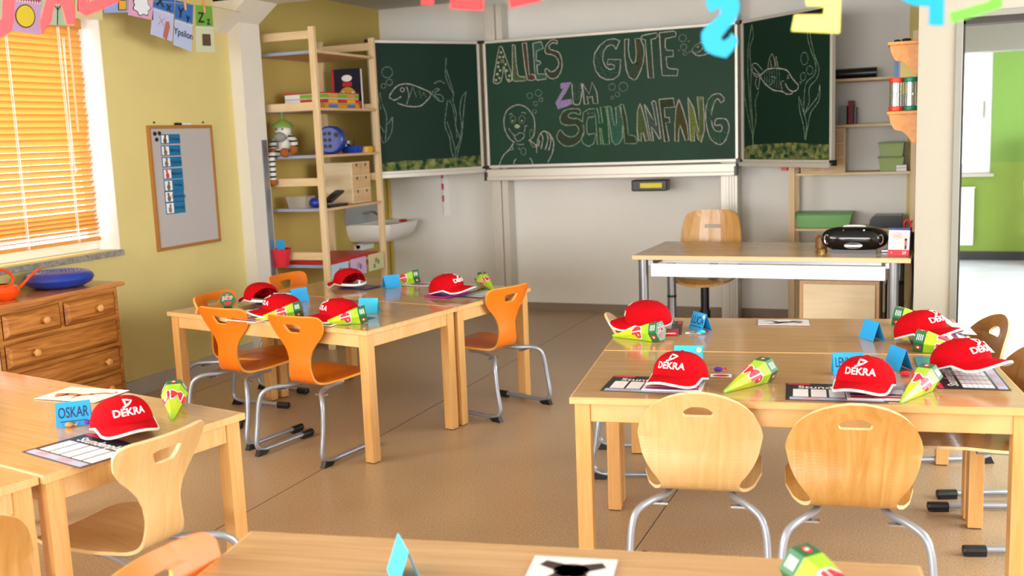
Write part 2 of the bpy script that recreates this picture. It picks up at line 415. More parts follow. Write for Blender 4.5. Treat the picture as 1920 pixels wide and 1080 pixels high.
# wooden venetian blind
bl = thing('venetian_blind', 'wooden venetian blind glowing orange in front of the left window', 'blind')
xb = -4.505
yR = at_x(150, 100, xb).y
y0b = 2.62
lean = .015
def slat(z, ang, y1):
    q = MB(); ca, sa = math.cos(ang), math.sin(ang); hw = .0205; t = .0016
    prof = [(-hw, 0), (0, .0018), (hw, 0)]
    top = [(xb+u*ca-(v+t)*sa, u*sa+(v+t)*ca) for u, v in prof]; bot = [(xb+u*ca-(v-t)*sa, u*sa+(v-t)*ca) for u, v in prof[::-1]]
    q.prism(top+bot, lambda u, v, d_: (u, d_, z+v), y0b, y1)
    return q
zz = .985; k = 0
while zz < WZ1-.05:
    slat(zz, R((20+12*k if k < 3 else max(0, 26+.55*(k-3))) if False else (14+12*k if k < 2 else min(58, 38+.7*k))), yR+.006*math.sin(k)).build('slat', m_slat, bl, smooth=False)
    zz += .034 if k > 4 else .024; k += 1
MB().box(xb-.022, xb+.022, y0b, yR, .945, .965).build('bottom_rail', m_slat, bl, bevel=.003)
MB().box(xb-.03, xb+.03, y0b, yR, WZ1-.06, WZ1-.008).build('head_rail', m_slat, bl, bevel=.003)
for yc in (4.37, 4.02, 3.45, 2.9):
    q = MB()
    for dx in (-.022, .022): q.tube([(xb+dx, yc, .95), (xb+dx, yc, WZ1-.05)], .0016, 5)
    q.tube([(xb+.026, yc+.008, .95), (xb+.026, yc+.008, WZ1-.05)], .003, 5)
    q.build('ladder_cord', m_wh, bl)
MB().tube([at_x(128, 50, xb+.045), at_x(147, 247, xb+.045)], .006, 8).build('tilt_wand', m_pine, bl)
MB().tube([at_x(117, 70, xb+.05), at_x(142, 330, xb+.05)], .0022, 6).tube([at_x(120, 70, xb+.052), at_x(137, 310, xb+.052)], .0022, 6).ball(at_x(143, 318, xb+.05), .008, .008, .013, 8).build('pull_cord', m_wh, bl)

# ================================================================== TABLES
def make_table(name, label, L, W, loc, rz, group, H=.62):
    t = thing(name, label, 'table', loc, rz, group)
    MB().box(.006, L-.006, .006, W-.006, H-.004, H).build('table_surface', m_lam, t)
    q = MB(); th = .022
    q.box(0, L, 0, W, H-th, H-.0035)
    e = .011
    q.box(0, L, 0, e, H-.004, H-.0005); q.box(0, L, W-e, W, H-.004, H-.0005); q.box(0, e, e, W-e, H-.004, H-.0005); q.box(L-e, L, e, W-e, H-.004, H-.0005)
    q.build('tabletop', m_beech, t, bevel=.006)
    s = .05; o_ = .014
    for x in (o_, L-o_-s):
        for y in (o_, W-o_-s):
            MB().box(x, x+s, y, y+s, .004, H-th).box(x+.004, x+s-.004, y+.004, y+s-.004, 0, .004, 1).build('leg', [m_beechleg, m_black], t, bevel=.003)
    ah = .062; z0, z1 = H-th-ah, H-th
    MB().box(o_+s, L-o_-s, o_+.006, o_+.028, z0, z1).build('apron', m_beech, t, bevel=.002)
    MB().box(o_+s, L-o_-s, W-o_-.028, W-o_-.006, z0, z1).build('apron', m_beech, t, bevel=.002)
    MB().box(o_+.006, o_+.028, o_+s, W-o_-s, z0, z1).build('apron', m_beech, t, bevel=.002)
    MB().box(L-o_-.028, L-o_-.006, o_+s, W-o_-s, z0, z1).build('apron', m_beech, t, bevel=.002)
    return t
def uv(deg): a = R(deg); return Vector((math.cos(a), math.sin(a), 0)), Vector((-math.sin(a), math.cos(a), 0))
G_T = 'beech classroom tables pushed together in pairs'
uR, vR = uv(8.53); PR = Vector((-1.069, 2.983, 0))
make_table('classroom_table', 'nearer beech table of the right-hand pair, two round-backed chairs in front', 1.37, .708, PR, 8.53, G_T)
make_table('classroom_table', 'farther beech table of the right-hand pair, next to the teacher desk', 1.37, .705, PR+vR*.715, 8.53, G_T)
uL, vL = uv(-11.19); PL = Vector((-3.671, 4.117, 0))
make_table('classroom_table', 'nearer beech table of the pair with the orange chairs', 1.373, .675, PL, -11.19, G_T)
make_table('classroom_table', 'farther beech table of the pair with orange chairs, towards the sink', 1.373, .675, PL+vL*.68, -11.19, G_T)
angA = -11.3; uA, vA = uv(angA); PA = Vector((-2.136, 1.884, 0)) - uA*1.388
make_table('classroom_table', 'beech table at lower left carrying one red cap and a name card', 1.388, .685, PA, angA, G_T)
make_table('classroom_table', 'cut-off beech table at the bottom left corner, nearer the camera', 1.388, .685, PA-vA*.69-uA*.012, angA, G_T)
uD, vD = uv(9.84); PD = Vector((-1.369, 1.735, 0)) - vD*.70
make_table('classroom_table', 'blurred beech table along the bottom edge of the picture', 1.375, .70, PD, 9.84, G_T)

# ================================================================== CHAIRS
def interp(tab, x):
    for (a, va), (b_, vb) in zip(tab, tab[1:]):
        if x <= b_: t = (x-a)/(b_-a) if b_ > a else 0; t = t*t*(3-2*t) if False else t; return va+(vb-va)*t
    return tab[-1][1]
def shell(kind, m_face, m_rim, parent):
    prof = [(.368, .338), (.352, .348), (.32, .354), (.25, .357), (.17, .352), (.10, .345), (.05, .341), (.015, .346), (-.008, .362), (-.020, .39),
            (-.024, .43), (-.022, .48), (-.026, .53), (-.038, .58), (-.058, .63), (-.078, .675)]
    P = catmull([(y, z, 0) for y, z in prof], 5)
    s = [0]
    for a, c in zip(P, P[1:]): s.append(s[-1]+(c-a).length)
    T = s[-1]
    if kind == 'waist':
        hw = [(0, .05), (.006, .09), (.02, .125), (.05, .155), (.10, .17), (.16, .165), (.24, .14), (.30, .108), (.36, .082), (.41, .072), (.46, .064), (.50, .066), (.535, .080), (.57, .108),
              (.60, .136), (.63, .154), (.66, .162), (.69, .166), (T-.03, .166), (T-.012, .158), (T-.003, .145), (T, .12)]
        h0, h1, hb, ht = T-.090, T-.042, .034, .054
    else:
        hw = [(0, .06), (.006, .10), (.02, .14), (.05, .17), (.10, .185), (.22, .185), (.30, .165), (.345, .142), (.37, .124), (.39, .118), (.41, .124), (.435, .145), (.46, .162), (.49, .176), (.53, .185),
              (.55, .189), (T-.165, .190), (T-.13, .182), (T-.09, .165), (T-.06, .142), (T-.04, .120), (T-.02, .087), (T-.008, .056), (T, .02)]
        h0, h1, hb, ht = T-.088, T-.05, .047, .018
    NS = 74; rows = []; hole = []
    ss = [T*i/NS for i in range(NS+1)]
    ss = sorted(set([round(x, 5) for x in ss] + [h0, h1, h0+.002, h1-.002, .003, .01, T-.002, T-.006, T-.01]))
    for x in ss:
        y = interp([(a, p.x) for a, p in zip(s, P)], x); z = interp([(a, p.y) for a, p in zip(s, P)], x)
        h = interp(hw, x); inh = h0-1e-6 <= x <= h1+1e-6
        if inh:
            t = (x-h0)/(h1-h0)
            if kind == 'waist': g = hb+(ht-hb)*t; e = min(t, 1-t)*8; g *= .72+.28*min(1, e)
            else: g = hb if t < .12 else hb*math.sqrt(max(.06, 1-((t-.12)/.9)**2)); g *= (.8+.2*min(1, t*10))
        else: g = .03
        g = min(g, h*.6)
        hole.append(inh)
        vv = [-h, -h*.97, -(h*.7+g*.3), -(h*.35+g*.65), -g, -g/3, g/3, g, h*.35+g*.65, h*.7+g*.3, h*.97, h]
        back = max(0, min(1, (x-.36)/.18)); seat = max(0, 1-x/.34)
        row = []
        for v in vv:
            c = (v/.17)**2
            row.append((v, y+c*(.035 if kind == 'waist' else .032)*back, z+c*.012*seat))
        rows.append(row)
    q = MB().grid(rows, 0, skip=lambda i, j: hole[i] and hole[i+1] and 4 <= j <= 6)
    o = q.build('seat_shell', [m_face, m_rim], parent, smooth=True, angle=0)
    m = o.modifiers.new('thick', 'SOLIDIFY'); m.thickness = .0105; m.offset = 0; m.material_offset_rim = 1
    m = o.modifiers.new('bev', 'BEVEL'); m.width = .0025; m.segments = 2; m.limit_method = 'ANGLE'; m.angle_limit = R(50)
    return o
def make_chair(name, label, kind, m_face, m_rim, loc, rz, group):
    t = thing(name, label, 'chair', loc, rz, group)
    shell(kind, m_face, m_rim, t)
    for sx in (-1, 1):
        pts = catmull([(sx*.085, .17, .325), (sx*.088, .10, .325), (sx*.105, .02, .322), (sx*.15, -.055, .322), (sx*.185, -.09, .30), (sx*.20, -.105, .25), (sx*.205, -.118, .16),
                       (sx*.205, -.132, .08), (sx*.205, -.128, .045), (sx*.205, -.10, .026), (sx*.205, -.05, .022), (sx*.205, .20, .022)], 5)
        MB().tube(pts, .0115, 12).build('frame_tube', m_alu2, t, smooth=True, angle=60)
        MB().tube([(sx*.205, .17, .02), (sx*.205, .245, .02)], .0165, 10).box(sx*.205-.013, sx*.205+.013, .17, .24, 0, .015).build('end_cap', m_black, t, bevel=.003)
        MB().prism([(-.14, 0), (-.085, 0), (-.065, .014), (-.125, .03)], lambda u, v, d_: (d_, u, v), sx*.205-.013, sx*.205+.013).build('glide', m_black, t, bevel=.002)
        MB().box(sx*.125-.03, sx*.125+.03, -.035, -.015, .306, .312).build('mounting_plate', m_chrome, t)
    MB().tube([(-.09, .15, .32), (.09, .15, .32)], .009, 8).box(-.06, .06, .05, .16, .328, .333).build('cross_bar', m_alu2, t)
    return t
G_O = 'orange cantilever chairs around the left pair of tables'; G_W = 'light plywood chairs around the right pair of tables'
def dirv(rz): return Vector((-math.sin(R(rz)), math.cos(R(rz)), 0))
def feet(p, rz): return Vector(p)+dirv(rz)*.125           # root from the midpoint of the rear feet
ch = make_chair('school_chair', 'orange waisted chair in front of the left tables, next to the front corner leg', 'waist', m_orange, m_orangee, feet((-2.735, 3.795, 0), -9), -9, G_O)
dup(ch, feet((-3.245, 3.925, 0), -9), -9, 'orange waisted chair at the front of the left tables, nearer the pine chest', G_O)
dup(ch, (-3.55, 4.40, 0), -91, 'orange chair at the window end of the left tables, nearest the whiteboard', G_O)
dup(ch, (-3.60, 5.14, 0), -97, 'orange chair at the far end by the column, behind the tilted red cap', G_O)
dup(ch, feet((-1.985, 4.846, 0), 72), 72, 'orange chair on the aisle side of the left tables, facing left', G_O)
dup(ch, (-1.325, 1.445, 0), -89, 'top of an orange chair cut by the bottom edge of the picture', G_O)
make_chair('school_chair', 'pale plywood waisted chair in front of the lower left table', 'waist', m_ply, m_edge, (-2.018, 2.156, 0), 85, G_W)
c1 = make_chair('school_chair', 'pale round-backed plywood chair, left of the two in front of the right tables', 'round', m_ply, m_edge, Vector((-.647, 2.935, 0))+dirv(8.5)*.07, 8.5, G_W)
c2 = make_chair('school_chair', 'honey-coloured round-backed plywood chair, right of the two in front of the right tables', 'round', m_ply2, m_edge, Vector((-.195, 2.915, 0))+dirv(8.5)*.07, 9, G_W)
c3 = make_chair('school_chair', 'brown plywood chair at the left end of the right tables', 'round', m_plyd, m_edge, (-1.24, 4.19, 0), -76, G_W)
dup(c3, (.185, 4.38, 0), 110, 'brown plywood chair at the door end of the right tables, beside the far red cap', G_W)
dup(c3, (.285, 3.83, 0), 106, 'brown plywood chair cut by the right edge, at the door end of the tables', G_W)
dup(c2, (-2.00, 1.50, 0), 78, 'edge of a honey-coloured plywood chair at the bottom left corner', G_W)

# ================================================================== BLACKBOARD
bb = thing('chalkboard', 'green folding chalkboard with greeting in coloured chalk, mounted on two rails', 'chalkboard')
YF = 7.67
bx0, bx1, bz0, bz1 = -3.388, -1.36, 1.20, 2.212
MB().box(bx0+.01, bx1-.01, YF, YF+.02, bz0+.01, bz1-.01).build('board_panel', m_board, bb)
def frame_on(P0, P1, z0, z1, nrm, thick=.03, wdt=.022, name='board_frame'):
    """aluminium frame round a panel from P0 to P1 (xy), normal towards the room"""
    P0 = Vector(P0); P1 = Vector(P1); u = (P1-P0); L = u.length; u.normalize(); n = Vector(nrm)
    T = Matrix(((u.x, n.x, 0, P0.x), (u.y, n.y, 0, P0.y), (0, 0, 1, 0), (0, 0, 0, 1)))
    q = MB(); o = -.004
    q.box(0, L, -thick+.01, .012, z1-wdt, z1, 0, T); q.box(0, L, -thick+.01, .012, z0, z0+wdt, 0, T)
    q.box(0, wdt, -thick+.01, .012, z0+wdt, z1-wdt, 0, T); q.box(L-wdt, L, -thick+.01, .012, z0+wdt, z1-wdt, 0, T)
    q.build(name, m_alu, bb, bevel=.003)
    q = MB()
    for x in (0, L):
        for z in (z0, z1): q.box(x-.018, x+.018, -thick+.008, .016, z-.018 if z == z0 else z-.02, z+.02 if z == z0 else z+.004, 0, T)
    q.build('corner_cap', m_black, bb, bevel=.004)
    return T, L
frame_on((bx0, YF, 0), (bx1, YF, 0), bz0, bz1, (0, -1, 0))
WL0, WL1 = Vector((-4.005, 6.90, 0)), Vector((bx0-.035, YF-.01, 0))
WR0, WR1 = Vector((bx1+.03, YF-.01, 0)), Vector((-.632, 7.0, 0))
def wing(P0, P1):
    u = (P1-P0).normalized(); n = Vector((u.y, -u.x, 0))
    T, L = frame_on(P0, P1, bz0-.005, bz1, n)
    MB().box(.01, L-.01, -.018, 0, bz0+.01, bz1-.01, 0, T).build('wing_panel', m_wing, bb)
    MB().box(.0, L, -.03, .035, bz0-.035, bz0-.003, 0, T).build('wing_rail', m_alu, bb, bevel=.003)
    return n
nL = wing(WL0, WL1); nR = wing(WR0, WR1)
# chalk tray
MB().box(bx0+.01, bx1-.01, YF-.06, YF+.02, 1.105, 1.19).box(bx0+.01, bx1-.01, YF-.075, YF-.06, 1.10, 1.13).build('chalk_tray', m_alu, bb, bevel=.004)
MB().box(bx0-.002, bx0+.02, YF-.08, YF+.0, 1.10, 1.17).box(bx1-.02, bx1+.002, YF-.08, YF, 1.10, 1.17).build('corner_cap', m_black, bb, bevel=.003)
# two wall rails
for x0, x1 in ((-3.385, -3.245), (-1.505, -1.375)):
    q = MB(); w_ = x1-x0
    a, c = (x0, x1) if x0 < -2 else (x1, x0); sgn = 1 if x0 < -2 else -1
    q.box(min(a, a+sgn*.085), max(a, a+sgn*.085), YF+.03, YB-.001, .0, 2.5)
    q.box(min(a+sgn*.088, c), max(a+sgn*.088, c), YF+.06, YB-.001, 0, 2.5)
    for k in range(3): q.box(min(a+sgn*(.02+.02*k), a+sgn*(.026+.02*k)), max(a+sgn*(.02+.02*k), a+sgn*(.026+.02*k)), YF+.026, YF+.031, 0, 2.5)
    q.build('wall_rail', m_alu, bb, bevel=.002)
# ---- chalk drawings : strokes on the board planes
c_white = chalk('chalk_white', '#cfccc0', .95); c_pale = chalk('chalk_pale_green', '#a9c2a4', .85); c_dimw = chalk('chalk_faint', '#9fb3a6', .75)
c_olive = chalk('chalk_olive', '#7f8c55', .62); c_redc = chalk('chalk_red', '#7e463f', .7); c_brown = chalk('chalk_brown', '#5e4f3d', .6)
c_teal = chalk('chalk_teal', '#5f9484', .58); c_purple = chalk('chalk_purple', '#b39ad0', .95); c_orange = chalk('chalk_orange', '#7d6038', .62)
c_yellow = chalk('chalk_yellow_green', '#8f9a4c', .8); c_dots = chalk('chalk_cream', '#c9cfa0', .95); c_grey = chalk('chalk_grey', '#66726f', .7)
c_ground = chalk('chalk_ground', '#8b9050', .75, 22); c_green2 = chalk('chalk_green', '#43774e', .6)
def parse(s): return [tuple(float(a) for a in p.split(',')) for p in s.split()]
class Ink:
    """chalk marks given in picture coordinates of the photo, laid onto the plane of the board they are written on"""
    def __init__(s, P0, n, ox, oy, sc_):
        s.P0 = Vector(P0); s.n = Vector(n).normalized(); s.o = (ox, oy, sc_); s.q = {}
    def pt(s, x, y, off):
        ox, oy, k = s.o; v = ray(ox+x/k, oy+y/k); P = s.P0+s.n*off-Vector((0, 0, HC))
        return Vector((0, 0, HC))+v*(s.n.dot(P)/s.n.dot(v))
    def mb(s, m): return s.q.setdefault(m.name, (MB(), m))[0]
    def line(s, spec, m=None, w=.0072, closed=False, smooth=True, off=.002):
        m = m or c_white; pts = parse(spec) if isinstance(spec, str) else spec
        P = [Vector((x, y, 0)) for x, y in pts]
        if smooth: P = catmull(P, 4, closed)
        elif closed: P.append(P[0])
        P = [s.pt(p.x, p.y, off) for p in P]
        vs = []; k = len(P)
        for i, p in enumerate(P):
            t = (P[min(k-1, i+1)]-P[max(0, i-1)]); t = t.normalized() if t.length > 1e-9 else Vector((1, 0, 0))
            sd = s.n.cross(t).normalized()*w/2*(1+.25*math.sin(i*1.7)); vs += [p+sd, p-sd]
        s.mb(m).add(vs, [(2*i, 2*i+1, 2*i+3, 2*i+2) for i in range(k-1)])
    def fill(s, spec, m, off=.0012, smooth=False):
        P = parse(spec) if isinstance(spec, str) else spec
        if P[0] == P[-1]: P = P[:-1]
        if smooth: P = [(p.x, p.y) for p in catmull([(x, y, 0) for x, y in P], 3, True)][:-1]
        s.mb(m).add([s.pt(x, y, off) for x, y in P], [list(range(len(P)))])
    def ring(s, x, y, r, m=None, ry=None, w=.005):
        s.line([(x+r*math.cos(a*math.pi/6), y+(ry or r)*math.sin(a*math.pi/6)) for a in range(12)], m or c_dimw, w, closed=True)
    def dot(s, x, y, r, m, ry=None):
        s.fill([(x+r*math.cos(a*math.pi/5), y+(ry or r)*math.sin(a*math.pi/5)) for a in range(10)], m, .0022)
    def letter(s, spec, m=None, lm=None, smooth=False, w=.0072):
        if m: s.fill(spec, m, smooth=smooth)
        P = parse(spec)
        if P[0] == P[-1]: P = P[:-1]
        s.line(P, lm or c_white, w, closed=True, smooth=smooth)
    def hatch(s, x0, y0, x1, y1, n, dx, dy, m, w=.004):
        for i in range(n):
            t = i/(n-1); x = x0+(x1-x0)*t; y = y0+(y1-y0)*t
            s.line([(x, y), (x+dx, y+dy)], m, w, smooth=False, off=.0018)
    def build(s, name):
        for mb, m in s.q.values(): mb.build(name, m, bb)
PN = (bx0, YF, 0); NN = (0, -1, 0)
K = Ink(PN, NN, 910, 60, 10.8)
K.letter('165,1030 165,960 240,500 280,310 310,290 340,310 430,560 530,840 535,985 470,1010 430,960 400,800 385,700 365,700 350,880 310,1010 240,1050')
K.ring(345, 590, 30, c_white)
for x, y in ((318, 415), (290, 510), (360, 505), (262, 620), (410, 655), (260, 705), (300, 780), (430, 785), (243, 855), (490, 885), (285, 930), (215, 975), (470, 970)): K.dot(x, y, 27, c_dots)
K.letter('545,262 600,265 620,600 660,870 700,905 800,905 810,990 590,1000 545,960 550,700', c_olive)
K.letter('745,230 830,215 860,500 890,870 960,850 1010,900 1010,960 940,985 850,970 800,700', c_redc)
K.letter('960,230 1130,195 1175,330 1035,390 1030,580 1100,585 1125,630 1090,665 1045,665 1060,850 1220,850 1240,950 1060,975 1030,960 1000,800', c_teal)
K.letter('1450,245 1455,190 1400,160 1320,175 1240,260 1205,370 1240,440 1350,460 1430,510 1480,590 1480,680 1420,770 1330,805 1250,750 1205,770 1240,860 1300,930 1380,945 1470,900 1540,760 1550,600 1500,430 1400,380 1310,350 1290,290 1340,230 1410,220', c_brown, smooth=True)
K.build('chalk_lettering')
K = Ink(PN, NN, 1090, 50, 8)
K.letter('520,340 575,210 490,180 380,200 280,280 200,400 185,530 215,660 280,750 380,795 480,790 560,730 580,650 590,495 395,490 390,575 450,560 500,585 490,630 430,645 360,600 320,500 330,380 380,300 450,270 490,290')
for a in ('190,440 240,470 265,550 240,620 210,650', '300,270 400,270 480,200', '320,330 280,390 310,460', '290,590 310,650 380,670 420,650', '260,700 320,690 370,730 390,780', '420,780 450,690 520,690 560,720', '420,550 410,500 440,500', '590,560 520,540 500,500'): K.line(a, c_teal, .005)
K.letter('650,190 710,185 705,330 720,450 770,550 810,530 825,420 805,180 880,175 930,280 945,400 925,550 880,680 830,780 790,800 720,760 675,650 650,450')
for i in range(11): K.line([(828-2*abs(i-4), 210+34*i), (880+6*min(i, 7), 250+34*i)], c_orange, .009, smooth=False)
for x0, y0, x1, y1 in ((765, 580, 730, 730), (790, 580, 800, 760), (815, 570, 850, 700), (830, 540, 880, 640)): K.line([(x0, y0), (x1, y1)], c_orange, .008, smooth=False)
K.letter('895,150 930,130 1130,90 1145,140 1100,180 1045,190 1060,400 1085,770 1005,770 980,500 960,200 910,185')
for i in range(13): K.line([(985+4*i, 230+41*i), (1030+4*i, 215+41*i)], c_green2 if i < 7 else c_orange, .008, smooth=False)
for i in range(5): K.line([(940+40*i, 140-7*i), (970+40*i, 190-9*i)], c_green2, .006, smooth=False)
K.letter('1170,90 1390,65 1420,90 1415,145 1260,180 1255,300 1280,355 1375,355 1380,445 1270,455 1285,600 1320,630 1450,640 1440,735 1215,735 1200,600')
for a in ((1520, 170, 55), (1535, 305, 45), (1555, 400, 28), (460, 905, 50), (630, 900, 66), (1610, 215, 10), (1460, 355, 9), (1625, 380, 10)): K.ring(*a)
K.line('1655,360 1700,410 1760,435 1850,420 1920,390', c_white); K.line('1655,360 1700,290 1780,240 1860,240', c_dimw); K.line('1690,390 1760,380 1820,330', c_white, .004)
K.dot(1750, 300, 10, c_dots); K.ring(1745, 285, 28); K.dot(1815, 325, 12, c_dots)
K.build('chalk_lettering')
K = Ink(PN, NN, 1020, 140, 7.2)
K.letter('230,120 360,105 290,240 220,355 370,335 375,390 290,430 190,460 160,380 260,200 225,180', c_purple, c_purple, w=.008)
K.line('375,120 385,250 395,380 430,405 480,390 510,250 505,115', c_white)
for d_ in (14, 28, 42): K.line([(375+d_, 125), (388+d_, 240), (405+d_*.6, 350-d_), (440, 370-d_*1.2), (475-d_*.6, 345-d_), (500-d_*.9, 240), (505-d_, 122)], c_teal if d_ == 28 else c_grey, .004)
K.letter('520,120 545,400 600,395 580,290 610,310 650,290 665,390 730,390 710,230 650,100 610,265', None)
K.letter('485,540 480,470 380,460 270,490 215,580 240,660 330,685 430,680 470,750 430,820 360,840 280,810 220,745 175,830 200,900 280,960 380,960 480,900 540,790 530,670 470,600 380,590 330,570 340,530 410,515', c_brown, c_pale, smooth=True)
K.letter('690,550 690,460 600,465 530,510 520,640 540,760 500,860 530,930 600,970 670,930 695,850 690,790 600,810 580,780 575,640 600,570 650,575', None, c_pale)
for x, y in ((600, 820), (560, 880), (600, 930), (650, 900), (640, 830)): K.line([(620, 850), (x, y)], c_green2, .006, smooth=False)
K.dot(600, 520, 22, c_olive); K.dot(545, 600, 16, c_brown); K.dot(650, 520, 14, c_olive); K.dot(560, 540, 10, c_green2)
K.letter('690,460 715,455 740,560 745,650 790,650 760,440 830,430 860,600 885,940 800,940 770,720 750,720 770,940 720,945', c_green2, c_pale)
K.letter('850,430 905,430 930,600 950,690 980,660 965,440 1020,420 1060,650 1060,850 1020,920 965,950 920,900 880,650', c_teal, c_pale)
K.letter('1030,400 1070,400 1110,560 1140,810 1230,830 1260,900 1250,930 1090,930 1070,700', c_brown, c_pale)
for a in ((990, 265, 32), (920, 310, 20)): K.ring(*a)
K.build('chalk_lettering')
K = Ink(PN, NN, 1180, 160, 8.31)
K.letter('165,280 190,340 250,560 310,860 250,870 215,740 185,750 185,880 140,850 120,700 125,400', c_olive)
K.letter('230,280 330,460 420,630 370,350 345,270 380,240 410,255 450,500 490,830 470,840 380,690 345,640 375,870 340,865 290,600', c_grey)
K.letter('460,220 685,200 705,340 545,350 555,500 620,500 635,575 565,585 620,870 550,880 510,600', c_brown)
K.letter('770,210 840,400 900,620 925,850 870,860 820,700 790,620 770,700 765,880 710,870 710,600 730,350', c_orange)
K.letter('910,185 1000,350 1085,740 1080,400 1055,180 1145,180 1165,450 1170,700 1120,890 1070,830 1010,650 1015,870 955,870 930,500', c_yellow)
for i in range(15): K.line([(1095, 280+36*i), (1150, 225+36*i)], m_board, .006, smooth=False, off=.0024)
K.letter('1430,270 1400,230 1380,210 1340,240 1290,380 1275,520 1310,670 1380,720 1440,700 1430,620 1340,625 1335,560 1370,520 1500,525 1545,600 1550,700 1500,850 1420,920 1330,890 1250,800 1200,600 1190,400 1230,230 1300,150 1400,130 1470,190 1475,230', None, smooth=True)
for i in range(13): K.line([(1215-i*1.2+max(0, 6-i)*14, 570-32*i), (1275+max(0, i-4)*7, 520-27*i)], c_teal, .006, smooth=False)
for a in range(8): K.line([(1390+70*math.cos(R(20+a*22)), 690+30*math.sin(R(20+a*22))), (1390+150*math.cos(R(10+a*23)), 740+160*math.sin(R(10+a*23)))], c_teal, .006, smooth=False)
K.build('chalk_lettering')
K = Ink(PN, NN, 920, 150, 6.35)
K.line('285,745 220,690 170,590 158,470 190,370 260,315 340,295 420,325 480,390 520,470 520,640 470,710 450,715'); K.line('270,755 220,830 150,900 105,1005'); K.line('455,715 540,780 545,865')
K.dot(315, 552, 34, c_dots, 24); K.ring(265, 470, 30, c_dimw, 45); K.ring(372, 472, 36, c_dimw, 48); K.dot(262, 485, 11, c_dots); K.dot(370, 485, 11, c_dots)
for a in ('220,412 240,400 260,405', '365,390 390,385 420,402', '215,575 250,630 300,660 340,630 400,645 380,700 320,730 290,690 275,655', '310,760 350,770 400,762', '400,550 435,545', '250,790 270,820 235,835', '470,740 500,790 540,800', '410,560 400,620'): K.line(a, c_white, .0045)
for a in ('550,790 560,720 590,640 640,610 700,640 745,720 750,780 730,880 680,980', '600,820 622,700 600,640', '650,830 682,700 660,620', '690,840 718,720 695,640', '570,790 580,720', '275,1000 285,960 305,940', '465,930 490,960 500,1000'): K.line(a)
K.ring(390, 850, 30, c_dimw, 42); K.ring(485, 640, 20, c_dimw, 50); K.ring(340, 815, 12)
for a in ((465, 185, 33), (568, 155, 38), (535, 280, 25), (600, 235, 22), (522, 375, 23)): K.ring(*a)
K.build('chalk_drawing')
K = Ink(WL0, nL, 690, 90, 4.5)
K.line('180,405 220,345 270,310 350,305 450,340 530,385 490,450 430,492 330,490 250,465'); K.line('178,412 220,440 280,410'); K.line('325,325 345,400 325,475', w=.005)
K.ring(290, 352, 17, c_white); K.line('352,412 375,325 408,415 432,350 447,425 470,375 490,415', c_dimw, smooth=False)
K.line('530,385 575,345 600,350 560,385 620,400 635,448 590,440 540,388', c_dimw); K.line('560,300 600,278 650,300', c_dimw); K.line('535,385 600,430', c_dimw)
for a in ((162, 205, 46), (180, 290, 26), (130, 320, 20)): K.ring(*a)
for a in ('100,370 90,430 110,520', '100,375 120,470 155,570 155,680 145,790', '90,630 100,720 130,805', '97,650 140,710', '205,580 205,680 175,760 130,805', '205,585 170,640',
          '660,85 655,230 690,330 722,390 715,440 745,560 740,650 775,760', '660,180 695,290 725,380', '672,440 655,560 650,660 690,760 700,850 720,920', '685,440 715,500 740,650 750,760', '665,620 700,720 740,870',
          '830,370 790,420 775,540 790,640 780,760 740,870 735,930', '825,380 810,500 800,640 790,750 750,915'): K.line(a, c_dimw, .006)
K.build('chalk_drawing')
K = Ink(WL0, nL, 690, 90, 4.5)
K.fill('92,972 200,965 320,950 450,948 520,935 640,935 720,925 820,912 950,908 955,998 700,1015 480,1030 300,1042 105,1052', c_ground)
K.build('chalk_ground')
K = Ink(WR0, nR, 1380, 30, 3.857)
K.line('175,430 230,385 310,380 370,395 400,440 430,478 450,500 445,530 415,545 380,530 355,485'); K.line('175,440 210,490 270,535 330,545 370,565 405,560 412,545'); K.line('345,470 325,480 335,540', w=.005)
K.line('378,425 370,452 385,445', w=.005); K.line('250,440 285,445 265,480 245,500', c_dimw)
for i, x in enumerate((205, 222, 240, 258, 276, 294, 312)): K.line([(x, 400-i*2), (x+2, 460), (x-3, 490+i*6)], c_dimw, .004)
for a in ('230,380 240,315 262,275 280,340 275,375', '258,375 248,320', '290,292 305,375', '280,300 290,372', '175,435 145,440 118,400 120,350 150,345 190,390', '178,430 125,370', '178,436 125,410', '172,445 160,530 140,490 150,450'): K.line(a, c_white, .0045)
for x, y, a, b_ in ((495, 308, 26, 45), (533, 392, 23, 31), (485, 438, 19, 29), (468, 482, 6, 8)): K.ring(x, y, a, None, b_)
for a in ('115,60 125,150 100,240 110,420 105,560 120,760', '112,70 88,230 85,380 95,560 105,700 120,800 120,900', '60,460 65,600 95,760 115,850', '165,545 140,620 145,740 125,860 120,960', '125,900 120,1000'): K.line(a, c_pale, .005)
for a in ('518,120 520,170 545,260 575,340 570,420 510,480 495,560 490,650 490,700', '535,120 545,190 570,290 600,380 585,450 530,520 530,620 495,705', '455,580 460,680 485,780 500,890', '462,600 490,700 510,780 500,895', '605,495 590,580 540,650 495,710', '607,505 600,610 540,700 520,800 502,895'): K.line(a, c_pale, .005)
K.build('chalk_drawing')
K = Ink(WR0, nR, 1380, 30, 3.857)
K.fill('45,955 90,940 130,930 250,925 400,915 560,925 680,930 690,1035 45,1035', c_ground)
for x, y in ((240, 1010), (363, 1012), (120, 1015), (500, 1000)): K.dot(x, y, 20, m_board, 15)
K.build('chalk_ground')

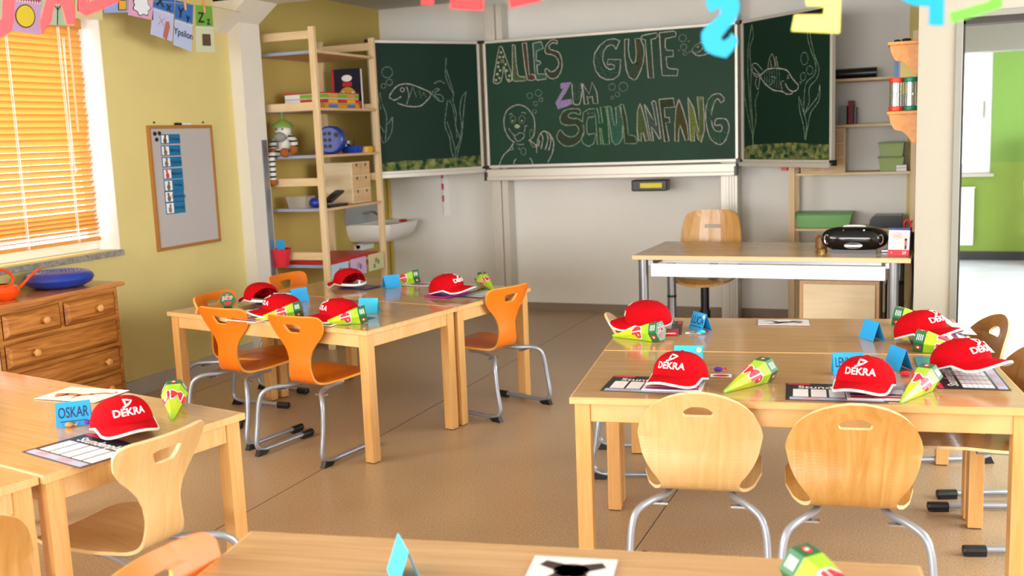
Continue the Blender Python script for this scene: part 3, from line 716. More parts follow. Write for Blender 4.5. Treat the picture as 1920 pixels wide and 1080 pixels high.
# things on and under the board
o = MB().box(-2.142, -1.868, YF-.15, YF-.04, 1.0, 1.085).build('chalk_box', m_black, bevel=.01)
tag(o, 'black box hanging under the chalk tray', 'box')
o = MB().box(-2.07, -1.90, YF-.165, YF-.152, 1.025, 1.062).build('board_eraser', m_yel, bevel=.004)
tag(o, 'yellow eraser on the black box under the chalk tray', 'eraser')
rul = thing('wooden_ruler', 'white and red board ruler hanging below the left chalkboard wing', 'ruler')
MB().box(-3.912, -3.848, YB-.012, YB-.004, .80, 1.17).build('ruler_blade', m_wh, rul)
q = MB()
for k in range(3): q.box(-3.912, -3.893, YB-.0135, YB-.012, 1.12-.1*k, 1.17-.1*k, 0)
for k in range(18): q.box(-3.912, -3.90, YB-.0138, YB-.012, .81+.02*k, .815+.02*k, 1)
q.build('ruler_marks', [m_redp, m_inkk], rul)

# ================================================================== LADDER SHELF (left, behind)
sh = thing('pine_shelving', 'raw pine open shelving unit in the left back corner', 'shelf unit')
sx0, sx1, sy0, sy1 = -4.425, -3.925, 6.05, 6.88
for y, nm in ((sy0, 0), (sy1-.03, 1)):
    for x in (sx0, sx1-.045): MB().box(x, x+.045, y, y+.03, 0, 2.24 if nm == 0 else 2.22).build('post', m_pine, sh, bevel=.002)
    for z in ((2.16, 1.68, 1.16, .64, .12) if nm == 0 else (2.13, 1.68, 1.16, .50, .12)):
        MB().box(sx0+.045, sx1-.045, y+.004, y+.024, z, z+.055).build('rung', m_pineh, sh, bevel=.002)
SHZ = (2.083, 1.695, 1.372, 1.0, .60, .15)
for z in SHZ: MB().box(sx0+.005, sx1-.002, sy0+.031, sy1-.031, z-.018, z).build('shelf_board', m_pines, sh, bevel=.001)
for z in SHZ[:5]: MB().box(sx0+.047, sx1-.047, sy0+.026, sy0+.0305, z-.019, z+.001).build('shelf_edging', M('edge_blue', '#9aa6c4', .5), sh)
# contents
def dirx(z): return z
def box_on(name, label, cat, x0, x1, y0, y1, z0, z1, mats, group=None, bevel=.003): return tag(MB().box(x0, x1, y0, y1, z0, z1).build(name, mats, bevel=bevel), label, cat, group)
zb = SHZ[1]; pA = at_y(533, 190, 6.3); pB = at_y(640, 190, 6.75)
G_G = 'board games stacked on the pine shelving'
cols = (('#e2a31c', 'yellow board game box at the bottom of the stack on the pine shelving'), ('#cf3a20', 'red board game box in the middle of the stack on pine shelving'), ('#7cb43a', 'green and white board game box on top of the stack, red lid'))
for k, (cc, lb) in enumerate(cols):
    m1 = M('game_side', cc, .4); z0 = zb+.001+.036*k
    g = thing('board_game', lb, 'board game', (0, 0, 0), 0, G_G)
    MB().box(-4.33, -4.0, 6.25, 6.72, z0, z0+.033).build('box_body', m_wh if k else m1, g, bevel=.002)
    MB().box(-4.20, -3.998, 6.248, 6.722, z0+.003, z0+.030).build('box_band', m1, g)
    MB().box(-3.999, -3.9965, 6.30, 6.42, z0+.006, z0+.027).box(-3.999, -3.9965, 6.55, 6.66, z0+.006, z0+.027).build('box_patch', M('game_patch', ('#4a7fd0', '#f0c030', '#f09a30')[k], .5), g)
    if k == 2: MB().box(-4.335, -3.995, 6.245, 6.725, z0+.033, z0+.041).build('box_lid', m_redp, g, bevel=.002)
bk = thing('picture_book', 'dark picture book standing upright on the pine shelving', 'book')
bq = [at_y(636, 195, 6.80), at_y(680, 197, 6.80), at_y(678, 125, 6.80), at_y(633, 125, 6.80)]
bX0, bX1 = -4.26, -4.03
MB().box(-4.24, -4.02, 6.79, 6.82, zb+.001, zb+.30).build('book_block', m_paper, bk)
MB().box(-4.245, -4.015, 6.784, 6.79, zb+.001, zb+.305).build('cover', M('book_navy', '#141a38', .35), bk)
MB().box(-4.262, -4.243, 6.784, 6.824, zb+.001, zb+.305).build('spine', m_sheetr, bk)
q = MB(); T = Matrix.Translation((-4.13, 6.7825, zb+.09)) @ Matrix.Rotation(R(90), 4, 'X')
q.lathe([(.095, 0), (.095, .001)], 24, 0, T); q.lathe([(.08, .0008), (.08, .0018)], 24, 1, T)
T2 = Matrix.Translation((-4.13, 6.782, zb+.235)) @ Matrix.Rotation(R(90), 4, 'X'); q.lathe([(.045, 0), (.045, .001)], 20, 2, T2, sy=.55)
q.box(-4.17, -4.09, 6.781, 6.7835, zb+.175, zb+.205, 3)
for k in range(9): q.ball((-4.13+.05*math.cos(k*2.4), 6.781, zb+.09+.04*math.sin(k*1.7)), .011, .001, .011, 8, 2 if k % 3 else 3)
q.build('cover_picture', [m_inkk, M('book_yellow', '#c9a338', .5), m_wh, m_sheetr], bk)
box_on('card_box', 'small dark red box between game stack and picture book', 'box', -4.17+.05, -4.06+.05, 6.74, 6.775, zb+.001, zb+.06, m_sheetr)
# zebra soft toy
zb = SHZ[2]
ze = thing('plush_zebra', 'plush zebra with green knitted hat sitting on the pine shelving', 'soft toy', (-4.265, 6.12, zb))
def stripes_mat():
    m = bpy.data.materials.new('zebra_plush'); m.use_nodes = True; nt = m.node_tree; b = nt.nodes['Principled BSDF']
    tc = nt.nodes.new('ShaderNodeTexCoord'); wv = nt.nodes.new('ShaderNodeTexWave'); wv.bands_direction = 'Z'; wv.inputs['Scale'].default_value = 9; wv.inputs['Distortion'].default_value = 1.5
    nt.links.new(tc.outputs['Object'], wv.inputs['Vector']); cr = nt.nodes.new('ShaderNodeValToRGB'); cr.color_ramp.interpolation = 'CONSTANT'
    cr.color_ramp.elements[0].color = lin('#1b1c20'); cr.color_ramp.elements[1].position = .28; cr.color_ramp.elements[1].color = lin('#dcd9d4')
    nt.links.new(wv.outputs[0], cr.inputs[0]); nt.links.new(cr.outputs[0], b.inputs['Base Color']); b.inputs['Roughness'].default_value = .95
    return m
m_zeb = stripes_mat(); m_hoof = M('hoof_brown', '#9a5420', .9); m_zg = M('muzzle_grey', '#8d8a86', .95); m_zw = M('plush_white', '#dcdad6', .95); m_hat = M('knit_green', '#7c9a4a', .95, bump=.8, bscale=300)
zx = at_y(523, 260, 6.1).x+4.30
MB().ball((.0, .01, .075), .055, .05, .075).build('body', m_zw, ze, smooth=True)
MB().ball((.0, -.01, .175), .058, .05, .052).build('head', m_zw, ze, smooth=True)
MB().ball((.0, -.055, .135), .046, .04, .036).build('muzzle', m_zg, ze, smooth=True)
MB().ball((-.022, -.056, .188), .006).ball((.026, -.056, .188), .006).build('eye', m_inkk, ze, smooth=True)
MB().lathe([(.072, .0), (.075, .012), (.062, .03), (.035, .045), (.012, .06), (.008, .10), (.014, .11), (.002, .125)], 20, T=Matrix.Translation((.0, -.012, .20))).build('knitted_hat', m_hat, ze, smooth=True)
MB().tube(catmull([(-.045, 0, .13), (-.085, -.02, .09), (-.075, -.05, .04)], 4), .026, 10).build('arm', m_zeb, ze, smooth=True)
MB().tube(catmull([(.045, 0, .13), (.085, -.01, .10), (.10, -.04, .055)], 4), .026, 10).build('arm', m_zeb, ze, smooth=True)
MB().ball((-.055, -.07, .03), .03, .028, .032).build('hoof', m_hoof, ze, smooth=True); MB().ball((.105, -.05, .045), .03, .028, .03).build('hoof', m_hoof, ze, smooth=True)
MB().tube(catmull([(.02, -.02, .03), (.04, -.07, .03)], 3), .026, 10).build('leg', m_zeb, ze, smooth=True); MB().ball((.05, -.085, .025), .034, .03, .034).build('hoof', m_hoof, ze, smooth=True)
MB().tube(catmull([(-.03, -.02, .03), (-.055, -.09, .01), (-.05, -.105, -.06), (-.05, -.105, -.16)], 4), .028, 10).build('leg', m_zeb, ze, smooth=True); MB().ball((-.05, -.107, -.178), .034, .033, .028).build('hoof', m_hoof, ze, smooth=True)
# blue perforated drum, bowl, jar, yellow tin
bd = thing('puzzle_cube', 'round blue toy with punched holes on the pine shelving', 'toy')
T = Matrix.Translation((-4.07, 6.42, zb+.102)) @ Matrix.Rotation(R(15), 4, 'Z') @ Matrix.Rotation(R(90), 4, 'X')
MB().lathe([(.088, -.055), (.1, -.045), (.1, .045), (.088, .055)], 28, T=T).build('toy_body', m_bluep, bd, smooth=True)
q = MB()
for ix in range(3):
    for iz in range(3): q.lathe([(.014, 0), (.014, .001)], 12, 0, T @ Matrix.Translation((-.065+.035*ix, -.045+.045*iz, .0552)))
q.lathe([(.018, 0), (.018, .001)], 12, 0, T @ Matrix.Translation((.055, .035, .0552)))
q.build('hole', m_inkk, bd)
tag(MB().lathe([(.001, 0), (.07, 0), (.085, .05), (.081, .05), (.066, .004), (.001, .004)], 24, T=Matrix.Translation((-4.02, 6.62, zb+.001)), cap=False).build('plastic_bowl', m_bluep, smooth=True), 'shallow blue bowl on the pine shelving', 'bowl')
tag(MB().lathe([(.001, 0), (.045, 0), (.05, .09), (.047, .09), (.042, .004), (.001, .004)], 20, T=Matrix.Translation((-4.12, 6.72, zb+.001)), cap=False).build('glass_jar', m_tglass, smooth=True), 'clear glass behind the shallow blue bowl', 'glass')
tag(MB().lathe([(.09, 0), (.09, .045), (.085, .05)], 28, T=Matrix.Translation((-4.02, 6.79-.02, zb+.001)) @ Matrix.Scale(.9, 4)).build('round_tin', M('tin_yellow', '#dca324', .4), smooth=True), 'round yellow tin at the right end of the shelf', 'tin')
# drawer cabinet (little wooden)
zb = SHZ[3]
dc = thing('drawer_box', 'small pale wooden cabinet with six little drawers on pine shelving', 'drawer cabinet')
dx0, dx1, dy0, dy1 = -4.28, -4.0, 6.55, 6.82
MB().box(dx0, dx1, dy0, dy1, zb+.001, zb+.305).build('cabinet_body', m_cab, dc, bevel=.002)
for r_ in range(3):
    for c_ in range(2):
        y0 = dy0+.01+c_*.128; z0 = zb+.01+r_*.098
        dr = MB().box(dx1, dx1+.006, y0, y0+.120, z0, z0+.090).build('drawer', m_pines, dc, bevel=.002)
        MB().box(dx1+.006, dx1+.0075, y0+.052, y0+.068, z0+.066, z0+.086).build('finger_hole', m_inkk, dr)
# plastic tub, blue and black clips
tb = thing('storage_tub', 'clear plastic tub with odds and ends on the pine shelving', 'tub')
MB().prism([(-4.27, zb+.001), (-4.14, zb+.001), (-4.12, zb+.085), (-4.29, zb+.085)], lambda u, v, d_: (u, d_, v), 6.12, 6.24).build('tub_body', m_clear, tb)
tag(MB().ball((-4.10, 6.2, zb+.035), .05, .04, .035).ball((-4.05, 6.22, zb+.03), .04, .035, .03).build('cloth_pouch', m_bluep, smooth=True), 'blue pouch next to the clear tub', 'pouch')
hp = thing('hole_punch', 'black hole punch standing open in front of the drawer cabinet', 'hole punch')
MB().box(-4.03, -3.95, 6.16, 6.40, zb+.001, zb+.02).build('punch_base', m_black, hp, bevel=.004)
MB().prism([(6.20, zb+.03), (6.38, zb+.10), (6.36, zb+.115), (6.28, zb+.09), (6.19, zb+.05)], lambda u, v, d_: (d_, u, v), -4.02, -3.96).build('punch_lever', m_black, hp, bevel=.004)
# red bucket with blue card hanging on the front ladder
bu = at_y(527, 487, 5.98)
bt = thing('hanging_bucket', 'small red bucket with blue card hung on the ladder of the pine shelving', 'bucket', (bu.x, 5.985, .60))
MB().lathe([(.001, 0), (.05, 0), (.072, .125), (.068, .125), (.047, .004), (.001, .004)], 24, cap=False).build('bucket_body', m_sheetr, bt, smooth=True)
MB().tube([(.07*math.cos(a*math.pi/12), .07*math.sin(a*math.pi/12), .125) for a in range(24)], .004, 6, closed=True).build('rim', m_sheetr, bt)
MB().box(-.03, .035, -.002, .002, .09, .19).build('blue_card', m_blue, bt)
box_on('red_folder', 'flat red folder on the low board of the pine shelving', 'folder', -4.35, -3.96, 6.12, 6.8, SHZ[4]+.001, SHZ[4]+.02, m_sheetr)
# three picture cards clipped on the side at the bottom
for k, (qa, qb, qc, cc, lb) in enumerate((((621, 497), (652, 488), 522, '#b9cfe2', 'pale blue picture card hung below the pine shelving, leftmost of three'), ((656, 487), (685, 478), 518, '#cfb0d8', 'lilac picture card hung below the pine shelving, middle of three'), ((690, 478), (718, 470), 508, '#d9cf9a', 'cream picture card hung below the pine shelving, rightmost of three'))):
    X = sx1+.004; a = at_x(*qa, X); b_ = at_x(*qb, X)
    g = thing('picture_card', lb, 'card', (0, 0, 0), 0, 'picture cards hung below the pine shelving'); h = .125
    MB().box(X, X+.003, a.y, b_.y, a.z-h, a.z).build('card_sheet', M('card_%d' % k, cc, .5), g)
    q = MB(); cy = (a.y+b_.y)/2; cz = a.z-h*.55
    for j in range(5): q.ball((X+.003, cy+.03*math.cos(j*1.5), cz+.025*math.sin(j*2.3)), .001, .018, .02, 8, j % 2)
    q.build('card_picture', [M('pic_a', ('#8a6f5a', '#8c6aa5', '#6f9a8a')[k], .6), M('pic_b', ('#6f93c4', '#b59a6a', '#b08f50')[k], .6)], g)

# wash basin on the left wall
sk = thing('wash_basin', 'white wall-hung wash basin with grey splash panel in the back corner', 'sink')
MB().box(-4.438, -4.425, 7.12, 7.64, .78, .95).build('splash_panel', M('splash_grey', '#a6a8a8', .4), sk)
bp = MB()
rows = []
for k, (ins, z) in enumerate(((0, .785), (0, .76), (.02, .70), (.07, .645), (.14, .63))):
    x0, x1, y0, y1 = -4.44, -4.03-ins, 7.14+ins*.8, 7.66-ins*.8
    rows.append([(x0, y0, z), (x1-.06, y0, z), (x1-.015, y0+.03, z), (x1, y0+.10, z), (x1, y1-.10, z), (x1-.015, y1-.03, z), (x1-.06, y1, z), (x0, y1, z)])
bp.grid(rows); bp.f.append([4*8+i for i in range(8)]); bp.m.append(0)
rim = rows[0]; inn = [(min(-4.05, max(-4.40, p[0]*1-.03 if p[0] > -4.3 else -4.39)), 7.4+(p[1]-7.4)*.86, .785) for p in rim]
n0 = len(bp.v); bp.add(rim+inn+[(p[0]*.5+(-4.22)*.5, 7.4+(p[1]-7.4)*.6, .69) for p in inn], [(i, i+1, 8+i+1, 8+i) for i in range(7)]+[(8+i, 8+i+1, 16+i+1, 16+i) for i in range(7)]+[(7, 0, 8, 15), (15, 8, 16, 23), tuple(range(16, 24))])
bp.build('basin', m_white, sk, smooth=True)
MB().tube(catmull([(-4.42, 7.38, .86), (-4.32, 7.38, .87), (-4.27, 7.38, .84)], 4), .012, 10).build('tap', m_chrome, sk, smooth=True)
tag(MB().ball((-4.08, 7.45, .795), .035, .05, .012).build('red_sponge', m_sheetr, smooth=True), 'dark red cloth on the rim of the wash basin', 'cloth')
a = at_x(676, 462, -4.43); tag(MB().box(-4.438, -4.36, a.y-.09, a.y+.10, a.z-.02, a.z+.02).tube([(-4.40, a.y-.09, a.z+.01), (-4.40, a.y+.10, a.z+.01)], .022, 12).build('towel_roll', m_wh), 'small white roll holder on the wall below the wash basin', 'holder')
tag(MB().tube([(-4.425, 7.845, .0), (-4.425, 7.845, 1.15)], .014, 10).build('water_pipe', M('pipe_yellow', '#c9a93a', .6), smooth=True), 'yellow painted pipe running up the back corner', 'pipe')

# ================================================================== RIGHT SHELF (behind desk)
rs = thing('wall_shelving', 'pine shelving unit against the back wall behind the teacher desk', 'shelf unit')
rx0, rx1, ry0, ry1 = -.985, -.125, 7.55, 7.86
for x in (rx0, rx1-.045):
    MB().box(x, x+.045, ry0, ry0+.03, 0, 2.05 if x > -.5 else 1.24).build('post', m_pine, rs, bevel=.002)
    MB().box(x, x+.045, ry1-.032, ry1-.002, 0, 2.05 if x > -.5 else 1.24).build('post', m_pine, rs, bevel=.002)
RZ = (1.755, 1.44, 1.108, .712)
for z in RZ: MB().box(rx0+.047, rx1-.047, ry0+.004, ry1-.004, z-.018, z).build('shelf_board', m_pineh, rs, bevel=.001)
RBX = rx1-.05
tag(MB().tube([(-.98+.1, 7.68, RZ[0]+.038), (-.40, 7.66, RZ[0]+.038)], .036, 18).build('map_tube', m_black, smooth=True), 'black tube lying on the upper board behind the chalkboard wing', 'tube')
for k, (x, w_, h, cc, lb) in enumerate(((-.645, .05, .13, '#7f8580', 'grey file box beside the dark red book on the wall shelving'), (-.585, .035, .165, '#7c1a1c', 'dark red book on the wall shelving'), (-.545, .012, .12, '#6f7a78', 'thin grey booklet leaning right of the dark red book'))):
    box_on(('file_box', 'shelf_book', 'thin_booklet')[k], lb, ('box', 'book', 'booklet')[k], x, x+w_, 7.6, 7.78, RZ[1]+.001, RZ[1]+h, M('bk%d' % k, cc, .6), bevel=.002)
mo = thing('drawer_module', 'plain wooden drawer module on the wall shelving behind the chalkboard wing', 'drawer unit')
MB().box(-.90, -.60, 7.575, 7.84, RZ[2]+.001, RZ[2]+.31).build('module_body', m_cab, mo, bevel=.002)
for r_ in range(3):
    for c_ in range(2): MB().box(-.895+.147*c_, -.755+.147*c_, 7.569, 7.575, RZ[2]+.008+.1*r_, RZ[2]+.100+.1*r_).build('drawer', m_pines, mo, bevel=.002)
for k, (z0, lb) in enumerate(((RZ[2]+.001, 'olive green storage box, lower of two on the wall shelving'), (RZ[2]+.101, 'olive green storage box, upper of two on the wall shelving'))):
    g = thing('storage_box', lb, 'box', (0, 0, 0), 0, 'olive boxes on the wall shelving')
    MB().prism([(-.37, z0), (-.225, z0), (-.215, z0+.095), (-.38, z0+.095)], lambda u, v, d_: (u, d_, v), 7.62, 7.78).build('box_body', M('olive', '#7f9a26', .4), g, bevel=.003)
    MB().box(-.385, -.21, 7.615, 7.785, z0+.088, z0+.098).build('box_rim', M('olive2', '#6d8a20', .4), g, bevel=.002)
for k in range(2):
    box_on('chalk_pack', ('white packet, lower of two in front of the olive boxes', 'white packet, upper of two in front of the olive boxes')[k], 'packet', -.262, -.195, 7.57, 7.61, RZ[2]+.001+.022*k, RZ[2]+.021+.022*k, m_wh, 'white packets by the olive boxes', bevel=.002)
tag(MB().prism([(-.965-.07, 1.13), (-.995, 1.13), (-.99, 1.21), (-1.05, 1.21)], lambda u, v, d_: (u, d_, v), 7.55, 7.65).build('red_cup', m_sheetr), 'red cup hanging at the left post of the wall shelving', 'cup')
gt = thing('green_tub', 'bright green plastic tub on the low board behind the teacher desk', 'tub')
z0 = RZ[3]+.001
MB().prism([(-.925, z0), (-.575, z0), (-.555, z0+.095), (-.945, z0+.095)], lambda u, v, d_: (u, d_, v), 7.60, 7.80).build('tub_body', M('tub_green', '#4f9e1e', .35), gt, bevel=.006)
MB().box(-.955, -.545, 7.59, 7.81, z0+.093, z0+.107).build('tub_rim', M('tub_green_rim', '#3f8a18', .35), gt, bevel=.004)
tag(MB().prism([(-.44, z0), (-.22, z0), (-.22, z0+.085), (-.40, z0+.085), (-.43, z0+.06)], lambda u, v, d_: (u, d_, v), 7.60, 7.80).build('letter_tray', M('tray_dark', '#20262a', .3), bevel=.004), 'dark letter tray right of the bright green tub', 'tray')

# bracket shelves on the partition wall, with sand timers
def bracket(label, zt, group):
    g = thing('bracket_shelf', label, 'shelf', (0, 0, 0), 0, group)
    MB().box(-.255, -.103, 5.86, 6.02, zt-.018, zt).build('shelf_top', m_bracket, g, bevel=.003)
    prof = [(-.245, 0), (-.103, 0), (-.103, -.155), (-.128, -.15), (-.15, -.115), (-.178, -.088), (-.215, -.08), (-.236, -.045)]
    MB().prism([(u, zt-.018+v) for u, v in prof], lambda u, v, d_: (u, d_, v), 5.88, 5.905).build('side_bracket', m_bracket, g, bevel=.002)
    return g
GB = 'carved orange bracket shelves on the partition'
bracket('carved orange wooden bracket shelf, upper one beside the door partition', 1.865, GB)
bracket('carved orange wooden bracket shelf carrying two sand timers', 1.503, GB)
# lower curved part continues
def timer(label, x, cc):
    g = thing('sand_timer', label, 'sand timer', (x, 5.93, 1.504), 0, 'sand timers on the bracket shelf'); m1 = M('timer_cap', cc, .35)
    for z in (0, .15): MB().lathe([(.036, z), (.037, z+.003), (.037, z+.022), (.036, z+.025)], 20).build('timer_cap', m1, g, smooth=True)
    MB().lathe([(.033, .026), (.033, .149)], 20, cap=False).build('timer_housing', m_tglass, g, smooth=True)
    MB().lathe([(.019, .026), (.020, .05), (.014, .078), (.003, .0875), (.014, .097), (.020, .125), (.019, .149)], 16).build('sand_bulb', M('sand_white', '#e6ebe4', .5), g, smooth=True)
    return g
timer('orange-red sand timer on the lower bracket shelf', -.212, '#d93c1c'); timer('green sand timer on the lower bracket shelf', -.140, '#0f7a5e')
tag(MB().ball((-.21, 5.93, 1.872), .018, .02, .008).ball((-.165, 5.93, 1.874), .025, .02, .01).build('stone_figures', m_inkk, smooth=True), 'small dark figures on top of the upper bracket shelf', 'figure')
box_on('yellow_folder', 'yellow folder standing behind the upper bracket shelf', 'folder', -.205, -.115, 6.30, 6.33, 1.60, 1.80, m_wall_y)
for k, (x, cc) in enumerate(((-.235, '#4c86ae'), (-.215, '#8a86c0'))):
    box_on('magazine', ('blue magazine standing behind the upper bracket shelf', 'lilac magazine standing behind the upper bracket shelf')[k], 'magazine', x-.003, x+.018, 6.32, 6.40, 1.60, 1.80, M('mag%d' % k, cc, .5))

# ================================================================== TEACHER DESK
td = thing('teacher_desk', 'grey-legged teacher desk with beech laminate top beside the partition', 'desk', (-1.669, 5.842, 0), -1.0)
MB().box(0, 1.55, 0, .76, .695, .72).build('desk_edge', m_deske, td, bevel=.002)
MB().box(.004, 1.546, .004, .756, .7195, .7215).build('desk_top', m_desk, td)
for x in (.055, 1.46):
    for y in (.05, .70):
        MB().tube([(x, y, 0.01), (x, y, .695)], .029, 20).build('leg', m_silver, td, smooth=True)
        MB().lathe([(.031, .36), (.031, .375)], 20, T=Matrix.Translation((x, y, 0))).lathe([(.03, 0), (.03, .012)], 20, T=Matrix.Translation((x, y, 0))).build('leg_ring', m_black, td)
MB().box(.11, 1.42, .018, .022, .595, .672).build('front_panel', M('desk_panel_white', '#dfe6ec', .35), td)
MB().box(.18, 1.40, .03, .05, .676, .694).box(.09, .12, .03, .7, .66, .69).box(1.42, 1.44, .03, .7, .66, .69).build('under_frame', m_silver, td)
tc_ = thing('teacher_chair', 'plywood swivel chair behind the teacher desk, slot in its back', 'chair', (-1.42, 6.72, 0), 178)
rows = []
for i in range(13):
    t = i/12; z = .60+.30*t; hw = .215-.045*max(0, t-.35)**1.2*1.2 if t < .9 else .215-.045-.06*((t-.9)/.1)
    hw = [.20, .21, .212, .212, .212, .21, .208, .205, .20, .195, .188, .17, .12][i]
    rows.append([(hw*s_, -.235-.03*t+.05*(s_*hw/.2)**2, z) for s_ in (-1, -.7, -.45, -.28, -.14, 0, .14, .28, .45, .7, 1)])
q = MB().grid(rows, skip=lambda i, j: i in (7,) and 3 <= j <= 6)
o = q.build('backrest', m_ply2, tc_, smooth=True, angle=0); s_ = o.modifiers.new('t', 'SOLIDIFY'); s_.thickness = .012
sp = [(.20*math.copysign(abs(math.cos(a*math.pi/12))**.7, math.cos(a*math.pi/12)), .19*math.copysign(abs(math.sin(a*math.pi/12))**.7, math.sin(a*math.pi/12))) for a in range(24)]
MB().prism(sp, lambda u, v, d_: (u, v, d_+.9*u*u), .425, .442).build('seat', m_ply2, tc_, bevel=.004)
MB().box(-.03, .03, -.26, -.1, .40, .415).box(-.03, .03, -.262, -.25, .40, .66).build('back_bracket', m_black, tc_)
MB().tube([(0, 0, .10), (0, 0, .42)], .028, 16).tube([(0, 0, .08), (0, 0, .25)], .036, 16).build('column', m_black, tc_, smooth=True)
for a in range(5): 
    an = a*2*math.pi/5; MB().tube([(0, 0, .10), (.26*math.cos(an), .26*math.sin(an), .07)], .02, 8).ball((.26*math.cos(an), .26*math.sin(an), .028), .028).build('base_arm', m_black, tc_, smooth=True)
# cabinet under desk
cb = thing('pedestal_cabinet', 'pale maple pedestal cabinet under the teacher desk', 'cabinet')
MB().box(-.735, -.29, 6.12, 6.52, .0, .55).build('cabinet_body', wood('maple_frame', '#cfa67a', '#dbb58c', .5, (20, 20, 2)), cb, bevel=.003)
MB().box(-.712, -.312, 6.108, 6.12, .02, .53).build('front_panel', m_cab, cb, bevel=.002)
box_on('dark_carton', 'dark carton between the pedestal cabinet and desk leg', 'box', -.27, -.17, 6.35, 6.55, 0, .5, M('carton_dark', '#3c2f26', .8))
# cable
tag(MB().tube(catmull([(-.118, 6.1, .70), (-.112, 6.0, .55), (-.122, 5.95, .35), (-.115, 5.98, .15), (-.118, 6.1, .01)], 5), .006, 6).build('power_cable', m_black, smooth=True), 'dark cable hanging between desk and partition wall', 'cable')
# boom box
bx = thing('boom_box', 'black portable stereo with chrome ovals on the teacher desk', 'stereo', (-.425, 6.06, .7215), -1)
rows = []
NB = 24
for i in range(NB+1):
    x = -.185+.37*i/NB; e = abs(x)/.185; hy = .085*(1-e**4)**.5+.001; hz = .068*(1-e**3.2)**.5+.001; zc = .082
    rows.append([(x, hy*math.copysign(abs(math.cos(a))**.75, math.cos(a)), zc+hz*math.copysign(abs(math.sin(a))**.75, math.sin(a))) for a in [2*math.pi*j/20 for j in range(21)]])
MB().grid(rows).box(-.12, .12, -.05, .05, .0, .03).build('stereo_body', m_blackg, bx, smooth=True)
def oval_ring(cx_, cz, a, b_, y, q, mi=0, r_=.004): q.tube([(cx_+a*math.cos(t*math.pi/10), y, cz+b_*math.sin(t*math.pi/10)) for t in range(20)], r_, 6, mi, closed=True)
q = MB(); oval_ring(0, .048, .046, .014, -.083, q); oval_ring(-.145, .082, .012, .026, -.066, q); oval_ring(.145, .082, .012, .026, -.066, q); q.build('trim_ring', m_chrome, bx, smooth=True)
MB().box(-.045, .045, -.088, -.08, .042, .054).build('cd_slot', m_silver, bx)
MB().tube(catmull([(-.06, -.01, .147), (-.03, -.01, .152), (.03, -.01, .152), (.06, -.01, .147)], 4), .007, 8).build('handle', m_white, bx, smooth=True)
MB().tube([(-.055, -.062, .135), (-.045, -.076, .10)], .006, 6).tube([(.055, -.062, .135), (.045, -.076, .10)], .006, 6).build('accent_bar', m_chrome, bx)
q = MB(); vs, fs = text_geo('OOO', .012, .02); q.add(vs, fs, 0, lambda p: Vector((p.x, -.0865, .075+p.y)))
# calendar / notepad
cal = thing('desk_calendar', 'white tear-off desk calendar with red foot and number twenty-nine', 'calendar', (-.188, 5.935, .7215), -8, rot=(R(-12), 0, R(-8)))
MB().box(-.055, .055, 0, .012, .0, .15).build('pad', m_paper, cal)
MB().box(-.0555, .0555, -.001, .0125, .140, .152).build('top_strip', M('cal_blue', '#2a4fa0', .5), cal)
MB().box(-.0555, .0555, -.0012, .0125, .0, .032).build('foot_strip', m_redp, cal)
q = MB()
for txt, x, z, s_ in (('29', .03, .015, .022), ('1', -.035, .015, .014)):
    vs, fs = text_geo(txt, s_, .02); q.add(vs, fs, 0, lambda p, x=x, z=z: Vector((x+p.x, -.0016, z+p.y)))
q.build('number_print', m_wh, cal)
q = MB().tube([(-.012+.03*math.cos(t*math.pi/10), -.001, .108+.018*math.sin(t*math.pi/10)) for t in range(20)], .0006, 4, 0, closed=True)
for k in range(3): q.box(-.03, .008, -.0012, -.0004, .100+.007*k, .102+.007*k)
q.ball((.036, -.001, .088), .007, .001, .008, 8, 1); q.box(.030, .042, -.0015, -.0005, .055, .08, 0); q.box(.031, .041, -.0015, -.0005, .035, .055, 2)
q.build('cover_print', [M('cal_pink', '#d77a80', .6), m_inkk, m_navy], cal)
pc = thing('pencil_cup', 'dark pencil cup with red scissors at the right end of the teacher desk', 'pencil cup', (-.148, 6.22, .7215))
MB().lathe([(.001, 0), (.034, 0), (.036, .10), (.033, .10), (.031, .004), (.001, .004)], 18, cap=False).build('cup', M('cup_dark', '#1e2a3a', .3), pc, smooth=True)
tag(MB().tube([(-.15+.018*math.cos(t*math.pi/7), 6.20, .865+.03*math.sin(t*math.pi/7)) for t in range(14)], .005, 6, closed=True).tube([(-.148, 6.20, .838), (-.15, 6.215, .74)], .005, 6).tube([(-.135, 6.21, .865), (-.125, 6.2, .89)], .005, 6).build('red_scissors', m_redp, smooth=True), 'red-handled scissors standing in the pencil cup', 'scissors')
for k, (dx, dy, h, mm) in enumerate(((-.015, .01, .16, m_bluep), (.012, .015, .15, m_black), (.02, -.008, .13, m_inkk))):
    tag(MB().tube([(-.148+dx*.5, 6.22+dy, .728), (-.148+dx, 6.22+dy, .7215+h)], .004, 6).build('pen', mm), ('blue pen in the pencil cup', 'black pen in the pencil cup, left of the short one', 'short black pen in the pencil cup')[k], 'pen', 'pens in the pencil cup')
tag(MB().lathe([(.014, 0), (.015, .05), (.008, .06), (.008, .085)], 14, T=Matrix.Translation((-.245, 6.28, .7215))).build('glue_stick', m_magenta, smooth=True), 'small magenta bottle behind the stereo', 'bottle')
tag(MB().box(-.285, -.235, 6.08, 6.12, .7215, .737).build('tape_dispenser', m_silver, bevel=.004), 'small silver dispenser right of the stereo', 'dispenser')
tag(MB().lathe([(.02, 0), (.034, .01), (.034, .07), (.02, .085)], 18, T=Matrix.Translation((-.62, 6.2, .7215))).build('brown_jar', M('brown_jar', '#8a5a2a', .3), smooth=True), 'brown jar behind the left end of the stereo', 'jar')
